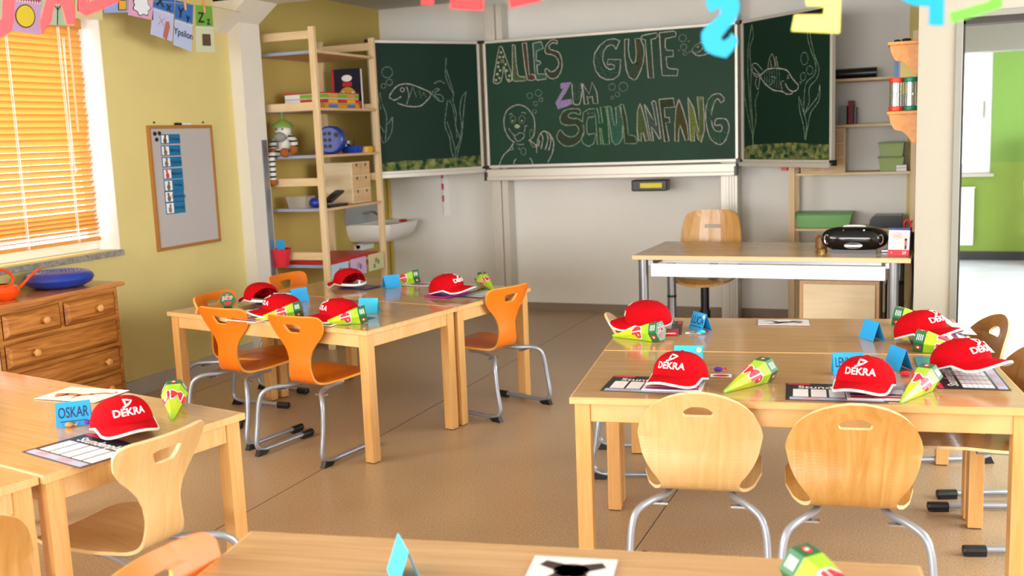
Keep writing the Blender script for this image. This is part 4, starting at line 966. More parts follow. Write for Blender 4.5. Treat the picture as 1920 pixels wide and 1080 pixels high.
tag(MB().lathe([(.025, 0), (.027, .015), (.02, .02)], 18, T=Matrix.Translation((-.60, 6.08, .7215))).build('gold_lid', M('gold', '#caa24a', .3, metal=.6), smooth=True), 'round gold lid left of the stereo', 'lid')

# ================================================================== WHITEBOARD on left wall
wb = thing('whiteboard', 'cork-framed whiteboard with seven blue day cards on the yellow wall', 'whiteboard')
y0, y1, z0, z1 = 4.897, 5.488, .835, 1.598; X = XL
MB().box(X+.001, X+.014, y0+.02, y1-.02, z0+.02, z1-.02).build('board_face', M('whiteboard_face', '#b9b4b2', .25), wb)
MB().box(X+.001, X+.02, y0, y1, z1-.02, z1).box(X+.001, X+.02, y0, y1, z0, z0+.02).box(X+.001, X+.02, y0, y0+.02, z0+.02, z1-.02).box(X+.001, X+.02, y1-.02, y1, z0+.02, z1-.02).build('wooden_frame', M('cork_frame', '#a8702f', .6), wb, bevel=.002)
q = MB()
for yy, zz_ in ((y0+.055, z1-.05), (y0+.095, z1-.048), (y0+.067, z1-.085)): q.lathe([(.013, 0), (.012, .006)], 14, 0, Matrix.Translation((X+.014, yy, zz_)) @ Matrix.Rotation(R(90), 4, 'Y'))
q.build('magnet', m_inkk, wb)
for yy in (y0+.07, y1-.07): MB().ball((X+.006, yy, z1+.018), .006, .007, .007, 8).build('wall_pin', m_dark, wb)
tag(MB().tube([(X+.02, 5.14, z1+.008), (X+.02, 5.28, z1+.008)], .007, 8, 1).tube([(X+.02, 5.14, z1+.008), (X+.02, 5.19, z1+.008)], .0075, 8, 0).build('board_marker', [m_black, m_white]), 'black-capped marker lying on top of the whiteboard', 'marker')
days = ('Sonntag', 'Montag', 'Dienstag', 'Mittwoch', 'Freitag', 'Donnerstag', 'Samstag')
rowpx = ((300, 252, 338, 269), (301, 273, 339, 291), (303, 295, 341, 312), (305, 317, 343, 334), (307, 338, 345, 356), (308, 359, 346, 377), (310, 380, 348, 398))
pos_w = ('topmost', 'second from the top', 'third from the top', 'fourth from the top', 'third from the bottom', 'second from the bottom', 'lowest')
for k, (xa, ya, xb_, yb) in enumerate(rowpx):
    a = at_x(xa, ya, X+.015); c = at_x(xb_, yb, X+.015)
    g = thing('day_card', 'blue day card with animal picture, %s on the whiteboard' % pos_w[k], 'card', (0, 0, 0), 0, 'blue day cards on the whiteboard')
    MB().box(X+.0145, X+.0165, a.y, c.y, c.z, a.z).build('card_sheet', M('daycard', '#1672a4', .35), g)
    w_ = c.y-a.y; MB().box(X+.0165, X+.017, a.y+.006, a.y+w_*.40, c.z+.006, a.z-.006).build('picture_field', m_paper, g)
    q = MB(); yc = a.y+w_*.21; zc = (a.z+c.z)/2
    q.ball((X+.0172, yc, zc-.01), .0006, .016, .02, 8, 0).ball((X+.0173, yc+.004*(-1)**k, zc+.016), .0006, .010, .011, 8, 0 if k != 3 else 1)
    q.build('animal_picture', [M('animal', ('#5a4a30', '#7a6a58', '#7a6a50', '#b04a44', '#6a6a40', '#7a5a44', '#8a8070')[k], .7), m_redp], g)
    vs, fs = text_geo(days[k], .03, .012); q = MB(); yt = a.y+w_*.70
    q.add(vs, fs, 0, lambda p, yt=yt, zc=zc: Vector((X+.0172, yt+p.x*.9, zc+p.y*.9))); q.build('lettering', m_ink, g)

# ================================================================== PINE CHEST + things on it
chst = thing('chest_of_drawers', 'amber pine chest of drawers under the window', 'chest of drawers')
fx = -4.0; yr, yl = 4.13, 3.372; ztop = .767
MB().box(XL+.02, fx-.018, yl, yr, .0, ztop-.022).build('chest_body', m_chest, chst, bevel=.002)
MB().box(XL+.016, fx+.02, yl-.6, yr+.04, ztop-.022, ztop).build('chest_top', m_chestt, chst, bevel=.006)
for ya_ in (yl, yr-.022): MB().box(fx-.018, fx-.004, ya_, ya_+.022, 0, ztop-.022).build('stile', m_chest, chst)
q = MB()
for z in (.722, .575, .43, .285, .14): q.box(fx-.018, fx-.006, yl+.022, yr-.022, z, z+.02)
q.box(fx-.018, fx-.006, 3.742, 3.762, .595, .722); q.build('rail', m_chest, chst)
def drawer(ya, yb, za, zb_, knobs):
    q = MB(); e = .018
    ra = [(fx-.006, ya, za), (fx-.006, yb, za), (fx-.006, yb, zb_), (fx-.006, ya, zb_)]; rb = [(fx+.014, ya+e, za+e), (fx+.014, yb-e, za+e), (fx+.014, yb-e, zb_-e), (fx+.014, ya+e, zb_-e)]
    q.add(ra+rb, [(4, 5, 6, 7), (0, 1, 5, 4), (1, 2, 6, 5), (2, 3, 7, 6), (3, 0, 4, 7), (3, 2, 1, 0)])
    o = q.build('drawer', m_chest, chst, bevel=.002)
    for ky in knobs:
        MB().lathe([(.008, 0), (.009, .008), (.018, .018), (.019, .026), (.012, .034), (.001, .036)], 16, T=Matrix.Translation((fx+.014, ky, (za+zb_)/2)) @ Matrix.Rotation(R(90), 4, 'Y')).build('knob', m_knob, o, smooth=True)
drawer(3.40, 3.738, .60, .715, (3.62,)); drawer(3.768, 4.104, .60, .715, (3.965,))
for k, z in enumerate((.455, .31, .165, .02)): drawer(3.40, 4.104, z, z+.115, ((3.545,) if k == 0 else ()) + ((3.99,) if k > 0 else ()))
pcab = thing('side_cabinet', 'pale pine cabinet left of the amber chest, mostly out of frame', 'cabinet')
MB().box(XL+.02, fx, 2.79, 3.365, 0, ztop-.023).build('cabinet_body', m_pine, pcab, bevel=.003)
MB().box(fx, fx+.012, 2.82, 3.35, .05, ztop-.05).build('door', m_pine, pcab, bevel=.003)
# blue cushion disc
dpos = at_z(112, 533, ztop)
dk = thing('balance_cushion', 'round blue rubber balance cushion lying on the pine chest', 'cushion', (-4.19, 3.93, ztop+.001))
DR = .172
MB().lathe([(.06, 0), (.12, .004), (.158, .022), (DR, .046), (.166, .064), (.148, .078), (.12, .084), (.001, .080)], 40, cap=False).build('cushion_body', m_bluep, dk, smooth=True)
q = MB()
for r_ in range(1, 7):
    for j in range(r_*7): a = 2*math.pi*j/(r_*7); q.lathe([(.0035, .080), (.002, .0855)], 6, 0, Matrix.Translation((r_*.019*math.cos(a), r_*.019*math.sin(a), 0)))
q.build('rubber_nub', m_bluep, dk)
q = MB(); cpos = (-4.13, 3.53, ztop+.001)
cn = thing('watering_can', 'small orange plastic watering can on the pine chest', 'watering can', cpos)
MB().lathe([(.001, 0), (.05, 0), (.072, .02), (.078, .04), (.066, .062), (.04, .072), (.032, .074)], 28, cap=False).build('can_body', m_can, cn, smooth=True)
MB().lathe([(.045, -.0005), (.045, .004)], 24).build('foot', m_wh, cn)
MB().tube(catmull([(.0, .065, .03), (.005, .11, .055), (.01, .15, .085), (.015, .20, .115), (.015, .22, .117)], 5), .0085, 10, r2=.005).build('spout', m_can, cn, smooth=True)
MB().tube(catmull([(.0, .055, .06), (0, .065, .10), (0, .02, .14), (0, -.04, .145), (0, -.085, .10), (0, -.075, .045)], 5), .0065, 10).build('handle', m_can, cn, smooth=True)
# house plant at the far left edge
pl = thing('potted_plant', 'green plant leaves reaching into the left edge in front of blinds', 'plant', (-3.15, 2.55, 0))
pl.location = (-4.12, 3.13, ztop+.001-.62)
MB().lathe([(.08, .62), (.105, .76), (.10, .77), (.092, .76), (.001, .75)], 24, cap=False).build('pot', M('pot_white', '#d8d4cc', .4), pl, smooth=True)
def leaf(pts, w_):
    P = catmull([Vector(p) for p in pts], 5); rows = []; n = len(P)
    for i, p in enumerate(P):
        t = i/(n-1); hw = w_*math.sin(math.pi*min(1, t*.93+.07))**.8*(1-t**5)+.0008; tt = (P[min(n-1, i+1)]-P[max(0, i-1)]).normalized()
        sd = tt.cross(Vector((1, .2, .1))).normalized()
        rows.append([p-sd*hw, p+Vector((.35*hw, 0, 0)), p+sd*hw])
    o = MB().grid(rows).build('leaf', m_leaf, pl, smooth=True, angle=0); s_ = o.modifiers.new('t', 'SOLIDIFY'); s_.thickness = .001
leaf([(0, 0, .76), (.02, .10, .88), (.02, .27, .97), (.02, .37, 1.02)], .04)
leaf([(0, .02, .76), (.03, .16, .80), (.03, .27, .87), (.03, .335, .92)], .045)
leaf([(0, 0, .76), (.05, .12, .76), (.05, .25, .80), (.05, .36, .865)], .016)
leaf([(0, 0, .76), (-.03, -.05, .95), (-.03, -.12, 1.05)], .035); leaf([(0, 0, .76), (.05, -.04, .9), (.12, -.06, .95)], .035)

# ================================================================== ALPHABET CARDS ON A LINE
XC = -4.13
tag(MB().tube([Vector((XC, 2.7, at_x(20, 0, XC).z+.02)), at_x(200, -8, XC), at_x(290, 2, XC), at_x(404, 13, XC), Vector((-4.18, 5.61, 2.31))], .0022, 6).build('string_line', M('string_yellow', '#c9b24a', .7)), 'yellow string holding the alphabet cards by the window', 'string')
def acard(label, pts, ztopcut, ctop, cbot, letters, deco, word=None):
    """pts: four photo corners (tl,tr,br,bl) on the plane x = XC; ztopcut: share of height that is the coloured upper half"""
    g = thing('alphabet_card', label, 'card', (0, 0, 0), 0, 'alphabet cards pegged on the string')
    tl, tr, br, bl_ = [at_x(x, y, XC) for x, y in pts]
    def P(u, v, off=0): a = tl.lerp(tr, u); c = bl_.lerp(br, u); p = a.lerp(c, v); return Vector((XC+off, p.y, p.z))
    P_base = P
    def slab(v0, v1, mat, nm):
        q = MB(); vs = [P(0, v0, 0), P(1, v0, 0), P(1, v1, 0), P(0, v1, 0), P(0, v0, .0015), P(1, v0, .0015), P(1, v1, .0015), P(0, v1, .0015)]
        q.add(vs, [(0, 1, 2, 3), (7, 6, 5, 4), (0, 4, 5, 1), (1, 5, 6, 2), (2, 6, 7, 3), (3, 7, 4, 0)]); return q.build(nm, mat, g)
    slab(0, ztopcut, M('card_top', ctop, .6), 'upper_card'); slab(ztopcut+.006, 1, M('card_bottom', cbot, .6), 'lower_card')
    W_ = (tr-tl).length; H_ = (bl_-tl).length
    q = MB()
    for k in range(12): a = P((k+.5)/12, ztopcut-.02, .002); c = P((k+.5)/12, ztopcut+.03, .002); q.tube([a, (a+c)/2+Vector((.006, 0, 0)), c], .0016, 4)
    q.build('spiral_binding', m_wh, g)
    def put(txt, u, v, s_, mat, bold=.015):
        vs, fs = text_geo(txt, s_, bold); return MB().add(vs, fs, 0, lambda p: P(u+p.x/W_, v-p.y/H_, .0035)).build('lettering', mat, g)
    if letters: put(letters[0], .3, ztopcut*.60, .085, m_inkk, .02); put(letters[1], .72, ztopcut*.72, .07, m_inkk, .02)
    if word: put(word, .5, ztopcut+(1-ztopcut)*.45, .055, m_ink, .012)
    for di, (kind, u, v, r_, cc) in enumerate(deco):
        P0_ = P; P = (lambda u, v, off=0, di=di: P_base(u, v, off+.0012*di)); mm = M('card_picture', cc, .6); q = MB()
        if kind == 'disc': q.add([P(u+r_/W_*math.cos(a*math.pi/9), v+r_/H_*math.sin(a*math.pi/9), .003) for a in range(18)], [list(range(18))])
        if kind == 'cloud': q.add([P(u+r_/W_*(1+.13*math.cos(a*7*math.pi/20))*math.cos(a*math.pi/20), v+r_*.8/H_*(1+.13*math.cos(a*7*math.pi/20))*math.sin(a*math.pi/20), .003) for a in range(40)], [list(range(40))])
        if kind == 'rect': q.add([P(u-r_/W_, v-r_/H_, .003), P(u+r_/W_, v-r_/H_, .003), P(u+r_/W_, v+r_/H_, .003), P(u-r_/W_, v+r_/H_, .003)], [(0, 1, 2, 3)])
        if kind == 'finger':
            q.add([P(u-.02/W_, v+.045/H_, .003), P(u+.01/W_, v+.06/H_, .003), P(u+.03/W_, v-.02/H_, .003), P(u+.02/W_, v-.05/H_, .003), P(u-.005/W_, v-.045/H_, .003)], [(0, 1, 2, 3, 4)])
        if kind == 'ring': q.tube([P(u+r_/W_*math.cos(a*math.pi/9), v+r_/H_*math.sin(a*math.pi/9), .0035) for a in range(18)], .002, 4, closed=True)
        if kind == 'cross': q.tube([P(u-r_/W_, v-r_/H_, .003), P(u+r_/W_, v+r_/H_, .003)], .0015, 4).tube([P(u+r_/W_, v-r_/H_, .003), P(u-r_/W_, v+r_/H_, .003)], .0015, 4)
        if kind == 'vbar': q.tube([P(u, v-r_/H_, .003), P(u, v+r_/H_, .003)], .003, 4).tube([P(u-.03/W_, v-r_*1.4/H_, .003), P(u, v-r_*.6/H_, .003), P(u+.03/W_, v-r_*1.4/H_, .003)], .0025, 4)
        q.build('card_picture', mm, g)
    pg = (tl+tr)/2
    q = MB().box(XC-.008, XC+.010, pg.y-.006, pg.y+.006, pg.z-.045, pg.z+.03).build('clothes_peg', m_knob, g, bevel=.002)
acard('green alphabet card Z with woven brown square, last on the string', ((366, 9), (397, 11), (403, 98), (368, 97)), .46, '#6ba23a', '#c9cdb0', 'Zz', (('rect', .56, .74, .035, '#5a3f2c'),))
acard('blue alphabet card Y with written word below', ((329, 0), (362, 9), (359, 97), (325, 84)), .43, '#2a66b4', '#b3bfe0', 'Yy', (), 'Ypsilon')
acard('blue alphabet card X with crossed sticks and red picture', ((290, -24), (328, -12), (323, 78), (282, 64)), .44, '#2a66b4', '#b6bde0', 'Xx', (('finger', .66, .80, .04, '#b4695a'), ('cross', .42, .66, .025, '#c07a98')))
acard('pink alphabet card W with a white cloud', ((243, -52), (285, -46), (287, 38), (240, 28)), .40, '#c05a90', '#d59fc0', None, (('cloud', .52, .74, .062, '#30343c'), ('cloud', .52, .74, .056, '#dfe4ec')))
acard('pale blue alphabet card with a yellow vase, beside the pink cloud card', ((196, -66), (238, -60), (240, 23), (195, 24)), .40, '#3a78c0', '#8fa6dc', None, (('rect', .75, .84, .03, '#3a3420'), ('rect', .75, .84, .025, '#d9a624')))
acard('beige alphabet card with a small framed picture, behind red paper letters', ((142, -60), (190, -62), (192, 38), (140, 33)), .40, '#b0a45a', '#cbbf93', None, (('rect', .28, .72, .036, '#3a3b44'), ('rect', .28, .72, .028, '#cfcad6')))
acard('pale green alphabet card with a black tree, above the blind', ((80, -50), (136, -52), (138, 48), (75, 46)), .40, '#5f9a6a', '#a9c0a4', None, (('vbar', .50, .82, .045, '#20242a'),))
acard('lilac alphabet card with a yellow disc, above the blind', ((22, -50), (76, -48), (76, 66), (14, 56)), .46, '#a3225a', '#c39bc4', None, (('disc', .50, .72, .056, '#5c4c10'), ('disc', .50, .72, .050, '#d8c22c')))
acard('leftmost alphabet card, pale green, mostly behind the red letter', ((-40, -50), (14, -50), (12, 50), (-44, 46)), .46, '#5f9a6a', '#a9c0a4', None, ())

# ================================================================== PAPER LETTER GARLAND NEAR THE CAMERA
YG = 1.62
def G(px, py): p = at_y(px, py, YG); return (p.x, p.z)
G_L = 'coloured paper letters hung in the foreground'
def pletter(label, poly, cc, dy=0):
    P = [G(x, y) for x, y in poly]
    o = MB().prism(P, lambda u, v, d_: (u, d_, v), YG+dy, YG+dy+.002).build('paper_letter', M('paper_%s' % cc.strip('#'), cc, .8))
    tag(o, label, 'paper letter', G_L)
red = '#e23a40'
def P_(s): return [tuple(float(a) for a in p.split(',')) for p in s.split()]
pletter('red paper letter J at the top left corner', P_('8,-90 32,-95 24,40 20,56 8,68 -10,72 -45,60 -50,30 -28,28 -20,42 -6,42 3,34'), red)
pletter('red paper letter A beside the top left corner', P_('92,-90 118,-92 136,20 138,46 122,46 112,8 98,8 92,40 74,64 72,40 88,-20'), red, .004)
pletter('red paper letter L, slanting stroke right of the red A', P_('146,-100 166,-100 162,4 220,-14 224,2 160,30 148,22'), red)
pletter('red paper letter with two feet, left one of the top centre', P_('790,-95 870,-95 870,-75 812,-75 812,9 790,9'), red)
pletter('red paper block letter, second of the top centre', P_('846,-95 906,-95 904,19 843,16 843,0 882,-2 882,-75 846,-75'), red, .003)
pletter('red paper letter L tilted, third of the top centre', P_('946,-95 968,-96 972,-6 1012,-14 1014,2 956,15'), red)
pletter('blue paper letter S hanging over the chalkboard corner', P_('1330,-20 1350,-34 1372,-30 1386,-8 1388,18 1380,38 1364,56 1352,72 1358,77 1368,70 1372,62 1382,70 1384,80 1374,96 1362,109 1340,104 1324,96 1316,78 1316,62 1324,50 1342,36 1352,24 1350,14 1342,20 1332,24 1324,8'), '#27a6cf', -.004)
pletter('yellow paper letter E hanging over the right chalkboard wing', P_('1500,-92 1578,-92 1574,62 1484,58 1490,28 1544,28 1546,12 1512,10 1510,-28 1548,-28 1549,-60 1500,-62'), '#f7f17c')
pletter('bright blue paper letter near the door opening', P_('1680,-90 1772,-90 1770,48 1741,47 1742,12 1712,10 1688,-2 1676,-30'), '#12a3c9', .003)
pletter('green paper letter L tilted over the door frame', P_('1850,-90 1872,-92 1880,14 1784,44 1780,24 1856,2'), '#6fc14a')
tag(MB().tube([Vector((-2.6, YG, 2.02)), Vector((-1.6, YG, 1.86)), Vector((-.6, YG, 1.80)), Vector((.3, YG, 1.74)), Vector((1.2, YG, 1.9))], .002, 6).build('garland_string', m_wh), 'thin string carrying the coloured paper letters', 'string')

# ================================================================== CAPS
def cap_proto(open_view=False):
    g = thing('baseball_cap', '', 'cap')
    a, b_, h = .089, .098, .084; NA, NT = 36, 12
    def dome(phi, t, off=0):
        # phi 0 = front (-Y); t 0 = base .. 1 = top
        an = t*math.pi/2; r_ = math.cos(an)**.78; z = h*math.sin(an)**.95
        front = max(0, math.cos(phi)); lift = .010*front*math.sin(math.pi*min(1, t*1.2))
        nx, ny = math.sin(phi), -math.cos(phi)
        return Vector(((a*r_+off)*nx, (b_*r_+lift+off)*ny, z+off*.5))
    def t0(phi):
        if not open_view: return 0
        d_ = (phi-math.pi+.15)/R(62); return .62*math.sqrt(1-d_*d_) if abs(d_) < 1 else 0
    rows = [[dome(2*math.pi*j/NA, (t0(2*math.pi*j/NA)*(1-i/NT)+i/NT)*.985) for j in range(NA+1)] for i in range(NT+1)]
    q = MB().grid(rows); q.add([dome(2*math.pi*j/NA, .985) for j in range(NA)], [list(range(NA))])
    o = q.build('crown', [m_red, m_redin], g, smooth=True, angle=0); s_ = o.modifiers.new('t', 'SOLIDIFY'); s_.thickness = .0018; s_.offset = -1
    q = MB()
    for k in range(6): q.tube([dome(k*math.pi/3+math.pi/6*0, t/12*.98, .0004) for t in range(13)], .0007, 4)
    q.build('seam', m_redin, g)
    q = MB()
    for k in range(6): q.ball(dome(k*math.pi/3+math.pi/6, .72, .0005), .0022, .0022, .0016, 8)
    q.build('eyelet', m_redin, g)
    MB().ball((0, 0, h), .007, .007, .004, 10).build('top_button', m_red, g, smooth=True)
    F = R(72); rows = []; NSs = 20; outer = []
    for i in range(NSs+1):
        s_ = -1+2*i/NSs; phi = s_*F; row = []
        bx_, by_ = a*math.sin(phi), -b_*math.cos(phi)
        ext = .072*max(0, math.cos(s_*math.pi/2))**.5
        for j in range(6):
            u = j/5; zz_ = ((.046*(1-s_*s_)-.060)*u - .008*u*u)*ext/.072
            row.append(Vector((bx_*(1+.02*u*(1-abs(s_))), by_-ext*u, zz_)))
        rows.append(row); outer.append(row[-1].copy())
    o = MB().grid(rows).build('visor', m_red, g, smooth=True, angle=0); s_ = o.modifiers.new('t', 'SOLIDIFY'); s_.thickness = .0032; s_.offset = 0
    MB().tube(outer, .0042, 8).build('piping', m_silvp, g, smooth=True)
    MB().tube([dome(phi_, 0, -.001)+Vector((0, 0, .002)) for phi_ in [F+(2*math.pi-2*F)*k/24 for k in range(25)]], .0032, 6).build('hem', m_silvp, g, smooth=True)
    # lettering wrapped on the front panel
    def wrap(vs, z0):
        out = []
        for p in vs:
            zt = z0+p.y; t = math.asin(max(0, min(.995, (zt/h)))**(1/.95))/(math.pi/2); rr = a*math.cos(t*math.pi/2)**.78
            out.append(dome(p.x/max(rr, .03), t, .0016))
        return out
    vs, fs = text_geo('DEKRA', .030, .018); MB().add(wrap([Vector((p.x*.98, p.y, 0)) for p in vs], .033), fs).build('lettering', m_wh, g)
    tri = [(-.016, -.012), (-.008, .012), (.017, .008), (.014, .0), (-.010, -.014)]
    inn = [(-.007, -.003), (-.003, .006), (.008, .004), (.005, .0)]
    q = MB(); n1 = [Vector((x, y, 0)) for x, y in ((-.014, -.014), (-.009, -.006), (-.004, .011), (.017, .006), (.013, -.001), (-.009, -.014))]
    def ribbon(pts, w_):
        P = [Vector((x, y, 0)) for x, y in pts]; vs = []
        for i, p in enumerate(P):
            t = (P[min(len(P)-1, i+1)]-P[max(0, i-1)]).normalized(); n_ = Vector((-t.y, t.x, 0)); vs += [p+n_*w_/2, p-n_*w_/2]
        return vs, [(2*i, 2*i+1, 2*i+3, 2*i+2) for i in range(len(P)-1)]
    vs, fs = ribbon([(-.016, -.013), (-.006, -.009), (.006, -.003), (.016, .005), (.006, .0075), (-.006, .010), (-.0055, .003), (-.006, -.006)], .005)
    q.add(wrap(vs, .061), fs); q.build('emblem', m_wh, g)
    if open_view:
        MB().tube([dome(math.pi-.15+R(60)*k/6, .04) for k in range(-6, 7)], .0065, 6).box(-.006, .006, .088, .092, .0, .03).build('strap', m_wh, g)
    return g
def rest_z(root_obj, rotm):
    lo = 9
    for ch in root_obj.children_recursive:
        if ch.type == 'MESH':
            for v in ch.data.vertices: lo = min(lo, (rotm @ v.co).z)
    return -lo
capA = cap_proto(); capB = cap_proto(True)
bpy.context.view_layer.update()
used = {}
def place_cap(label, x, y, face, tiltx=0, tilty=0, proto=None, zb=.622, group='red caps laid out at the pupils places'):
    """face = world direction (deg) of the visor; tilts about the cap's own axes"""
    p = proto or capA
    rot = Matrix.Rotation(R(face+90), 3, 'Z') @ Matrix.Rotation(R(tilty), 3, 'Y') @ Matrix.Rotation(R(tiltx), 3, 'X')
    z = zb+rest_z(p, rot)
    if id(p) not in used:
        used[id(p)] = 1; o = p; o.location = (x, y, z); o.rotation_euler = rot.to_euler(); o['label'] = label; o['group'] = group; used[(id(p), 'o')] = o
    else: o = dup(p, (x, y, z), 0, label, group, rot=rot.to_euler())
    o.scale = (1, 1, 1)
    return o
place_cap('red cap at the front left of the right tables, left of a lime cone', -.765, 3.225, -99, -13, 0, zb=.624)
place_cap('red cap at the front of the right tables, covering a blue name card', -.192, 3.275, -99, -13, 0, zb=.624)
place_cap('red cap on the lower left table beside the blue name card', -2.24, 2.28, -30, -12, 0)
place_cap('red cap turned left at the far left corner of the right tables', -1.10, 4.08, 176, -4, 8, zb=.630)
place_cap('red cap turned towards the door, farther of the two at the right end', -.045, 4.06, -34, -20, 0, zb=.624)
place_cap('red cap turned towards the door, nearer of the two at the right end', .085, 3.55, -38, -20, 0, zb=.624)
place_cap('red cap on the left tables, next to the front corner leg', -2.58, 4.05, -130, -11, 0, zb=.624)
place_cap('red cap on the left tables, half behind a lime cone', -2.96, 4.13, -132, -11, 0, zb=.624)
place_cap('red cap facing the aisle chair on the left tables', -2.40, 4.82, -6, -14, 0, zb=.630)
place_cap('red cap with open back towards the viewer, window end of left tables', -3.29, 4.41, 160, -5, 0, proto=capB, zb=.627)
place_cap('red cap with open back towards the viewer, by the small blue tent card', -3.11, 5.00, 160, -5, 0, proto=capB, zb=.627)

# ================================================================== GREEN CARTON CONES
LB, LC, RC = .19, .036, .0425
RI = RC*math.cos(math.pi/6)
def cone_proto():
    g = thing('carton_cone', '', 'carton cone')
    al = math.atan2(RI-.004, LB)
    T = Matrix.Rotation(al, 4, 'X'); T = Matrix.Translation((0, 0, .004)) @ T
    # axis along +Y, tip at origin; flats up and down
    def hexr(r_, y): return [Vector((r_*math.cos(R(60*k)), y, r_*math.sin(R(60*k)))) for k in range(6)]
    k0, k1, k2 = hexr(.005, 0), hexr(RC, LB), hexr(RC, LB+LC)
    q = MB(); q.add(k0+k1, [(i, (i+1) % 6, 6+(i+1) % 6, 6+i) for i in range(6)]+[tuple(range(6))[::-1]], 0, T); q.build('carton_body', m_limey, g)
    q = MB(); q.add(k1+k2, [(i, (i+1) % 6, 6+(i+1) % 6, 6+i) for i in range(6)]+[tuple(range(6, 12))], 0, T); q.build('carton_lid', m_dgreen, g)
    def srf(theta, y, off):
        r_ = (.005+(RC-.005)*min(1, y/LB)); m_ = ((math.degrees(theta)+360) % 60)-30
        rad = r_*math.cos(R(30))/math.cos(R(m_))+off
        return T @ Vector((rad*math.cos(theta), y, rad*math.sin(theta)))
    for nm, mat, bold, off in (('lettering_outline', m_wh, .10, .0012), ('lettering', m_redp, .03, .0020)):
        q = MB()
        for cen in (90, -60, 240):
            vs, fs = text_geo('JUMP', .060, bold)
            bm = bmesh.new(); bv = [bm.verts.new(v) for v in vs]
            for f in fs:
                try: bm.faces.new([bv[i] for i in f])
                except Exception: pass
            bmesh.ops.triangulate(bm, faces=bm.faces); bmesh.ops.subdivide_edges(bm, edges=[e for e in bm.edges if e.calc_length() > .008], cuts=1, use_grid_fill=False)
            bmesh.ops.triangulate(bm, faces=bm.faces)
            bm.verts.index_update(); vs2 = [v.co.copy() for v in bm.verts]; fs2 = [[v.index for v in f.verts] for f in bm.faces]; bm.free()
            if cen != 90: continue
            q.add(vs2, fs2, 0, lambda p: srf(R(cen)-p.x*1.0/.031, .126+p.y, off))
        q.build(nm, mat, g)
    q = MB()
    for k in range(6):
        c = R(60*k+30)
        if k % 2:
            q.add([srf(c+.22*math.cos(a*math.pi/8), LB+LC/2+.011*math.sin(a*math.pi/8), .001) for a in range(16)], [list(range(16))], 0)
            q.add([srf(c+.14*math.cos(a*math.pi/4), LB+LC/2+.004*math.sin(a*math.pi/4), .0018) for a in range(8)], [list(range(8))], 1)
        else:
            for r_ in range(4): q.add([srf(c-.3, LB+.008+.006*r_, .001), srf(c+.3, LB+.008+.006*r_, .001), srf(c+.3, LB+.0105+.006*r_, .001), srf(c-.3, LB+.0105+.006*r_, .001)], [(0, 1, 2, 3)], 1)
    # end face print
    def endp(x, z, off=.001): return T @ Vector((x, LB+LC+off, z))
    q.add([endp(.018*math.cos(a*math.pi/8), -.018+.009*math.sin(a*math.pi/8)) for a in range(16)], [list(range(16))], 0)
    q.build('lid_print', [m_redp, m_wh], g)
    for nm, mat, bold, off in (('end_lettering_outline', m_wh, .09, .0012), ('end_lettering', m_redp, .02, .002)):
        vs, fs = text_geo('JUMP', .022, bold); MB().add(vs, fs, 0, lambda p: endp(-p.x, .008+p.y, off)).build(nm, mat, g)
    vs, fs = text_geo('.....', .012, .05); MB().add(vs, fs, 0, lambda p: endp(-p.x, .028+p.y)).box(-.016, .016, 0, .0001, 0, .0001, 0, Matrix.Identity(4)).build('end_print', m_wh, g)
    return g
cone = cone_proto(); first = [True]
def place_cone(label, tip, ang, roll_=0, z=.6215):
    """tip position and world direction (deg) from tip to lid"""
    rz = ang-90
    if first[0]: first[0] = False; cone.location = (tip[0], tip[1], z); cone.rotation_euler = (0, 0, R(rz)); cone['label'] = label; cone['group'] = 'green carton cones laid out at the places'; return cone
    return dup(cone, (tip[0], tip[1], z), rz, label, 'green carton cones laid out at the places')
place_cone('lime carton cone between the two front red caps of the right tables', (-.607, 3.15), 62)
place_cone('lime carton cone right of the front red cap, tip towards the camera', (-.085, 3.15), 70)
place_cone('lime carton cone at the far left corner of the right tables', (-1.215, 3.945), -14)
place_cone('lime carton cone at the door end, between the two right-hand caps', (.16, 3.88), 172)
place_cone('lime carton cone behind the farther cap at the door end', (.07, 4.38), 176)
place_cone('lime carton cone on the lower left table, tip towards the chair', (-2.172, 2.42), 128)
place_cone('lime carton cone next to the corner of the left tables', (-2.62, 3.92), 32)
place_cone('lime carton cone leaning by the second red cap of the left tables', (-3.02, 3.99), 30)
e_ = at_z(428, 577, .6215); dd = Vector((math.cos(R(-48)), math.sin(R(-48)), 0)); e_ = e_-dd*.226
place_cone('lime carton cone showing its green hexagonal end at the window end', (e_.x, e_.y), -48)
place_cone('lime carton cone behind the far open cap, beside the tent card', (-2.99, 5.16), 25)
place_cone('lime carton cone on the aisle corner of the left tables, tip to the chair', (-2.215, 5.02), 131)
e_ = at_z(1500, 1062, .66); dd = Vector((math.cos(R(140)), math.sin(R(140)), 0)); e_ = e_-dd*.215
place_cone('blurred lime carton cone on the foreground table', (e_.x, e_.y), 140)

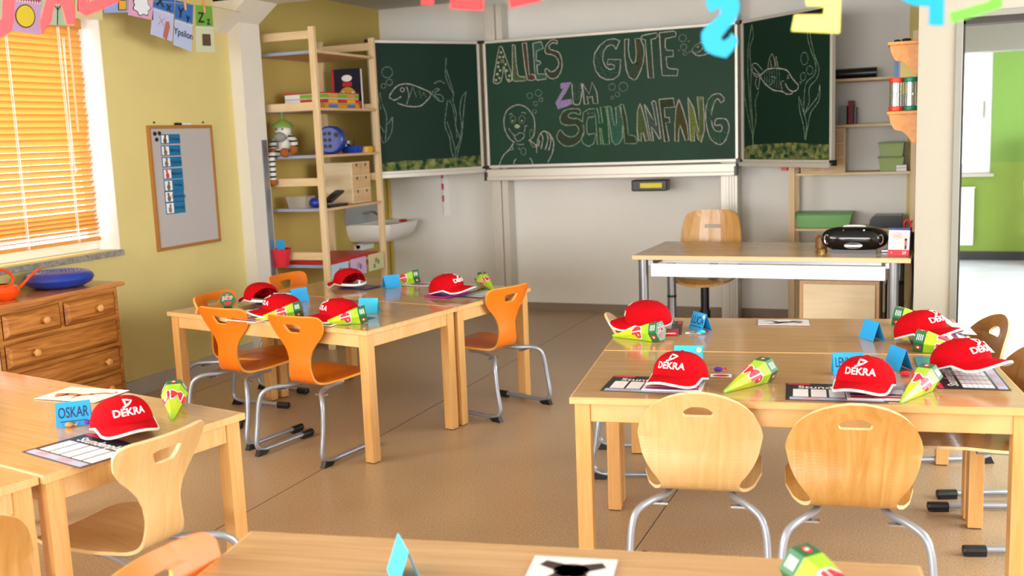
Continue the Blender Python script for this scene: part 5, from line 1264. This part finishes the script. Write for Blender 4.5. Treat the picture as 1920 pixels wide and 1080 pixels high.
# ================================================================== NAME TENTS
def tent(label, x, y, face, name=None, mat=None, w_=.10, h=.072, z=.6215, sticker=False):
    """face = world direction the lettered side looks at"""
    g = thing('name_tent', label, 'name card', (x, y, z), face+90, 'blue folded name cards on the tables'); mat = mat or m_blue; dpt = .026
    for sgn in (-1, 1):
        MB().add([(-w_/2, sgn*dpt, 0), (w_/2, sgn*dpt, 0), (w_/2, 0, h), (-w_/2, 0, h), (-w_/2, sgn*(dpt-.001), 0), (w_/2, sgn*(dpt-.001), 0), (w_/2, 0, h-.001), (-w_/2, 0, h-.001)],
                 [(0, 1, 2, 3), (7, 6, 5, 4), (0, 4, 5, 1), (2, 6, 7, 3), (1, 5, 6, 2), (0, 3, 7, 4)]).build('card_half', mat, g)
    def S(u, v): t = v/h; return Vector((u, -dpt*(1-t)-.0008, v))
    if name:
        vs, fs = text_geo(name, .042, .008); mx = max(abs(p.x) for p in vs); k = min(1, (w_*.44)/mx)
        MB().add(vs, fs, 0, lambda p: S(p.x*k, h*.55+p.y*1.05)).add([S(-w_*.38, h*.20), S(w_*.38, h*.20), S(w_*.38, h*.235), S(-w_*.38, h*.235)], [(0, 1, 2, 3)]).build('lettering', m_ink, g)
    if sticker: MB().add([S(w_*.36+.009*math.cos(a*math.pi/6), h*.8+.009*math.sin(a*math.pi/6)) for a in range(12)], [list(range(12))]).build('sticker', M('sticker', '#e9dba0', .5), g)
    return g
tent('blue name card with a five-letter name on the lower left table', -2.45, 2.30, -48, 'OSKAR')
tent('blue lettered name card behind the front right cap of the right tables', -.262, 3.50, -75, 'LENNOX')
tent('blue lettered name card at the far left of the right tables, sticker in its corner', -.90, 4.16, -135, 'LUCA', sticker=True)
tent('cyan name card standing behind the front left cap of the right tables', -.80, 3.50, -80, None, m_blue2, sticker=True)
tent('blue name card without visible writing near the far cap at the door end', -.22, 4.10, -145)
tent('narrow blue name card beside the pink sweet, door end', -.108, 3.62, -148)
tent('cyan name card behind the red cap by the corner leg of the left tables', -2.56, 4.28, -80, None, m_blue2)
tent('cyan name card between the open cap and the lettered cap of the left tables', -3.12, 4.36, -80, None, m_blue2)
tent('blue name card half hidden behind the window-end caps', -3.13, 4.52, -25)
tent('blue name card standing alone at the far side of the left tables', -2.87, 5.06, -30)
tent('teal name card tucked behind the cap at the aisle side', -2.50, 5.00, 140, None, m_blue2, .08, .07)
tent('tall blue name card on the foreground table at the bottom edge', -.925, 1.62, -140, None, m_blue2)

# ================================================================== TIMETABLES, BOOKLETS, PICTURE CARDS
def sheet(label, x, y, rz, z=.621, group='printed timetables laid out at the places'):
    """origin = lower left corner; local x along the long side, y away from the reader"""
    g = thing('timetable_sheet', label, 'timetable', (x, y, z), rz, group); L, W = .297, .21; t = .0008
    MB().box(0, L, 0, W, 0, t).build('sheet_paper', m_sheetb, g)
    q = MB()
    for c in range(5):
        for r_ in range(6): q.box(.022+c*.054, .022+c*.054+.046, .042+r_*.0155, .042+r_*.0155+.0142, t, t+.0003)
    q.build('grid_fields', m_paper, g)
    MB().box(.012, L-.012, .006, .034, t, t+.0003, 0).box(.05, .10, .010, .030, t+.0003, t+.0005, 1).box(.16, .22, .010, .030, t+.0003, t+.0005, 1).build('footer_print', [m_sheetl, m_sheetp], g)
    MB().box(.004, .075, W-.018, W-.004, t, t+.0003).build('red_corner', m_redp, g)
    vs, fs = text_geo('Stundenplan', .046, .012); MB().add(vs, fs, 0, lambda p: Vector((.15+p.x*1.0, .158+p.y, t+.0004))).build('lettering', m_wh, g)
    return g
sheet('timetable sheet on the lower left table under the red cap', -2.185, 1.985, 0, .621).rotation_euler = (0, 0, R(76.5))
s0 = bpy.data.objects.get('timetable_sheet'); s0.location = (-2.375, 2.031, .621); s0.rotation_euler = (0, 0, R(76.5-90+0))
sheet('timetable sheet at the front left corner of the right tables', -.998, 3.084, 4)
sheet('timetable sheet at the front edge between the two front chairs', -.414, 3.114, 7)
sheet('timetable sheet at the door end of the right tables, grid facing the door', .225, 3.385-.0, 97).rotation_euler = (0, 0, R(97))
sheet('timetable sheet under the farther cap at the door end', .14, 4.02, 97)
sheet('timetable sheet under the cap at the far left of the right tables', -1.22, 4.29, -78)
sheet('timetable sheet under the second cap of the left tables', -3.30, 4.12, -10)
sheet('timetable sheet under the cap by the corner leg of the left tables', -2.78, 4.00, -8)
sheet('timetable sheet under the cap on the aisle side', -2.16, 4.78, 80)
sheet('corner of a timetable sheet at the left edge of the lower left table', -3.12, 2.35, -100)
def flat(name, label, cat, x, y, rz, L, W, t, mat, z=.6225, extra=None, group=None):
    g = thing(name, label, cat, (x, y, z), rz, group)
    MB().box(-L/2, L/2, -W/2, W/2, 0, t).build('sheet_paper', mat, g)
    if extra: extra(g, L, W, t)
    return g
def stripes(*cols):
    def f(g, L, W, t):
        for k, cc in enumerate(cols): MB().box(-L/2+.01, L/2-.01, -W/2+.012+k*.03, -W/2+.032+k*.03, t, t+.0004).build('cover_print', cc, g)
    return f
GB2 = 'booklets under the caps'
flat('booklet', 'white booklet and pen poking out under the front right cap', 'booklet', -.16, 3.225, 8, .17, .12, .004, m_paper, extra=stripes(m_redp, m_navy), group=GB2)
flat('booklet', 'white booklet under the front left cap of the right tables', 'booklet', -.78, 3.19, 6, .19, .13, .004, m_paper, extra=stripes(m_magenta, m_redp), group=GB2)
flat('booklet', 'navy booklet inside the open cap at the window end', 'booklet', -3.22, 4.46, -10, .20, .14, .004, m_navy, group=GB2)
flat('booklet', 'navy booklet inside the open cap at the far end', 'booklet', -3.06, 5.03, -10, .20, .14, .004, m_navy, group=GB2)
flat('booklet', 'magenta booklet under the cap on the aisle side', 'booklet', -2.42, 4.86, 75, .20, .15, .006, m_magenta, group=GB2)
flat('booklet', 'white leaflet under the second cap of the left tables', 'booklet', -3.06, 4.00, -10, .2, .13, .003, m_paper, extra=stripes(m_sheetb, m_redp), group=GB2)
flat('booklet', 'white leaflet under the lime cone by the corner leg', 'booklet', -2.62, 3.96, -6, .16, .09, .003, m_paper, extra=stripes(m_sheetb), group=GB2)
flat('booklet', 'teal and magenta booklet next to the nearer cap at the door end', 'booklet', .0, 3.72, 95, .16, .11, .004, m_teal, extra=stripes(m_magenta), group=GB2)
flat('booklet', 'purple booklet under the farther cap at the door end', 'booklet', .01, 4.17, 98, .20, .14, .004, m_magenta, extra=stripes(m_paper), group=GB2)
flat('booklet', 'red leaflet under the cap at the far left of the right tables', 'booklet', -1.09, 4.05, 12, .24, .12, .004, m_sheetr, extra=stripes(m_paper), group=GB2)
wp = thing('white_leaflet', 'bright white open leaflet at the door end of the right tables', 'leaflet', (.09, 4.36, .6225), 98)
MB().add([(-.12, -.05, 0), (.12, -.05, 0), (.12, .0, .002), (-.12, 0, .002), (.12, .06, .045), (-.12, .06, .045)], [(0, 1, 2, 3), (3, 2, 4, 5)]).build('leaf', m_paper, wp)
wp = thing('white_leaflet', 'white leaflet with lilac shade between the two caps at the door end', 'leaflet', (.14, 4.02, .6235), 98)
MB().add([(-.10, -.05, 0), (.10, -.05, 0), (.10, .0, .002), (-.10, 0, .002), (.10, .05, .03), (-.10, .05, .03)], [(0, 1, 2, 3), (3, 2, 4, 5)]).build('leaf', m_paper, wp)
# animal picture cards
def animal(kind, cc):
    def f(g, L, W, t):
        q = MB(); m_ = M('animal_print', cc, .6); z = t+.0004
        def blob(cx_, cy, a, b_, an=0): q.add([(cx_+a*math.cos(k*math.pi/8)*math.cos(an)-b_*math.sin(k*math.pi/8)*math.sin(an), cy+a*math.cos(k*math.pi/8)*math.sin(an)+b_*math.sin(k*math.pi/8)*math.cos(an), z) for k in range(16)], [list(range(16))])
        def strk(pts, w_):
            P = catmull([(x, y, z) for x, y in pts], 4); vs = []
            for i, p in enumerate(P):
                t_ = (P[min(len(P)-1, i+1)]-P[max(0, i-1)]).normalized(); n_ = Vector((-t_.y, t_.x, 0)); ww = w_*(1-.8*i/len(P)); vs += [p+n_*ww, p-n_*ww]
            q.add(vs, [(2*i, 2*i+1, 2*i+3, 2*i+2) for i in range(len(P)-1)])
        if kind == 'cat': strk([(-.09, -.03), (-.05, -.01), (0, -.012), (.04, .01)], .022); strk([(.03, .005), (.07, .03), (.10, .03), (.11, .045), (.095, .055)], .009); strk([(-.05, -.01), (-.07, -.05)], .008); strk([(0, -.01), (.0, -.05)], .008)
        if kind == 'bird': blob(0, 0, .045, .014, .2); strk([(-.02, 0), (-.05, .03), (-.08, .02)], .009); strk([(.0, 0), (-.03, -.03), (-.07, -.035)], .008); strk([(.03, .01), (.05, .03), (.08, .02)], .01); blob(.06, 0, .02, .012)
        if kind == 'purple': blob(0, 0, .06, .03, .3)
        if kind == 'star': blob(0, 0, .035, .03); strk([(0, 0), (-.06, .03)], .02); strk([(0, 0), (.06, .03)], .02); strk([(0, 0), (-.04, -.05)], .018); strk([(0, 0), (.04, -.05)], .018)
        q.build('animal_picture', m_, g)
    return f
GP = 'laminated animal pictures in the middle of the tables'
flat('picture_sheet', 'white animal picture with an orange tailed animal on the lower left table', 'picture card', -2.72, 2.60, -6+8, .26, .17, .001, m_paperg, extra=animal('cat', '#c07a48'), group=GP)
pc_ = at_z(1469, 605, .622); flat('picture_sheet', 'white animal picture with a dark winged animal, far side of right tables', 'picture card', pc_.x, pc_.y, 8.5, .21, .13, .001, m_paperg, extra=animal('bird', '#3a3428'), group=GP)
pc_ = at_z(787, 533, .622); flat('picture_sheet', 'white animal picture with a purple shape on the far left tables', 'picture card', pc_.x, pc_.y, -11, .21, .15, .001, m_paperg, extra=animal('purple', '#8a5570'), group=GP)
pc_ = at_z(1068, 1075, .622); flat('picture_sheet', 'white animal picture with a dark star shape on the foreground table', 'picture card', pc_.x, pc_.y+.01, 10, .165, .12, .001, m_paperg, extra=animal('star', '#3a2c2c'), group=GP)
# sweets and stickers
def sweet(label, px, py, mat, s_=.012, mat2=None):
    p = at_z(px, py, .622+s_*.7); g = thing('wrapped_sweet', label, 'sweet', (p.x, p.y, .6215+s_*.72), 20, 'wrapped sweets on the tables')
    MB().ball((0, 0, 0), s_*1.3, s_*.8, s_*.7, 10).build('sweet_body', mat, g, smooth=True)
    MB().add([(s_*1.1, 0, 0), (s_*2.2, s_*.7, s_*.4), (s_*2.2, -s_*.7, -s_*.2), (-s_*1.1, 0, 0), (-s_*2.2, s_*.7, -s_*.2), (-s_*2.2, -s_*.7, s_*.4)], [(0, 1, 2), (3, 4, 5)]).build('wrapper_end', mat2 or mat, g)
sweet('purple wrapped sweet right of the front left cap', 1347, 692, m_violet, .013, m_sheetr)
sweet('cyan and purple sweet at the far left of the right tables', 1316, 622, m_blue2, .012, m_violet)
sweet('pink wrapped sweet beside the narrow name card', 1698, 700, m_redp, .013)
sweet('orange wrapped sweet in front of the name card on the lower left table', 130, 796, M('sweet_orange', '#e08a3a', .4), .011)
sweet('purple sweet beside the red cap on the lower left table', 164, 791, m_violet, .010, m_blue2)
sweet('purple sweet behind the cap on the aisle side', 872, 540, m_violet, .012, m_sheetr)
p = at_z(1352, 705, .622); flat('round_sticker', 'small white card with red oval beside the front left cap', 'sticker', p.x, p.y, 10, .07, .045, .0008, m_paper, extra=lambda g, L, W, t: MB().add([(.028*math.cos(a*math.pi/8), .016*math.sin(a*math.pi/8), t+.0003) for a in range(16)], [list(range(16))]).build('oval_print', m_sheetr, g))
p = at_z(1300, 625, .622); flat('small_tag', 'small white card with green print at the far left of the right tables', 'sticker', p.x, p.y, 8, .065, .045, .0008, m_paper, extra=lambda g, L, W, t: MB().add([(.018*math.cos(a*math.pi/8), .011*math.sin(a*math.pi/8), t+.0003) for a in range(16)], [list(range(16))]).build('oval_print', m_dgreen, g))

# ================================================================== NEXT ROOM
rd = thing('radiator', 'white radiator below the window of the green room', 'radiator')
q = MB().box(-.25, .355, GY-.08, GY-.02, .16, .745); q.build('radiator_panel', m_white, rd, bevel=.008)
MB().box(-.26, .365, GY-.085, GY-.015, .745, .758).build('radiator_grille', m_white, rd, bevel=.003)
sd = thing('side_shelf', 'brown wooden shelf at the right edge in the green room', 'shelf unit')
for x in (.83, 1.35): MB().box(x, x+.03, 11.05, 11.4, 0, 1.25).build('side_panel', m_chest, sd)
for z in (.28, .62, .95, 1.22): MB().box(.86, 1.35, 11.05, 11.4, z, z+.02).build('shelf_board', m_pineh, sd)
tag(MB().prism([(.80, .64), (.98, .64), (1.0, .82), (.79, .82)], lambda u, v, d_: (u, d_, v), 11.0, 11.2).build('white_bag', m_wh, bevel=.01), 'white bag on the brown shelf in the green room', 'bag')
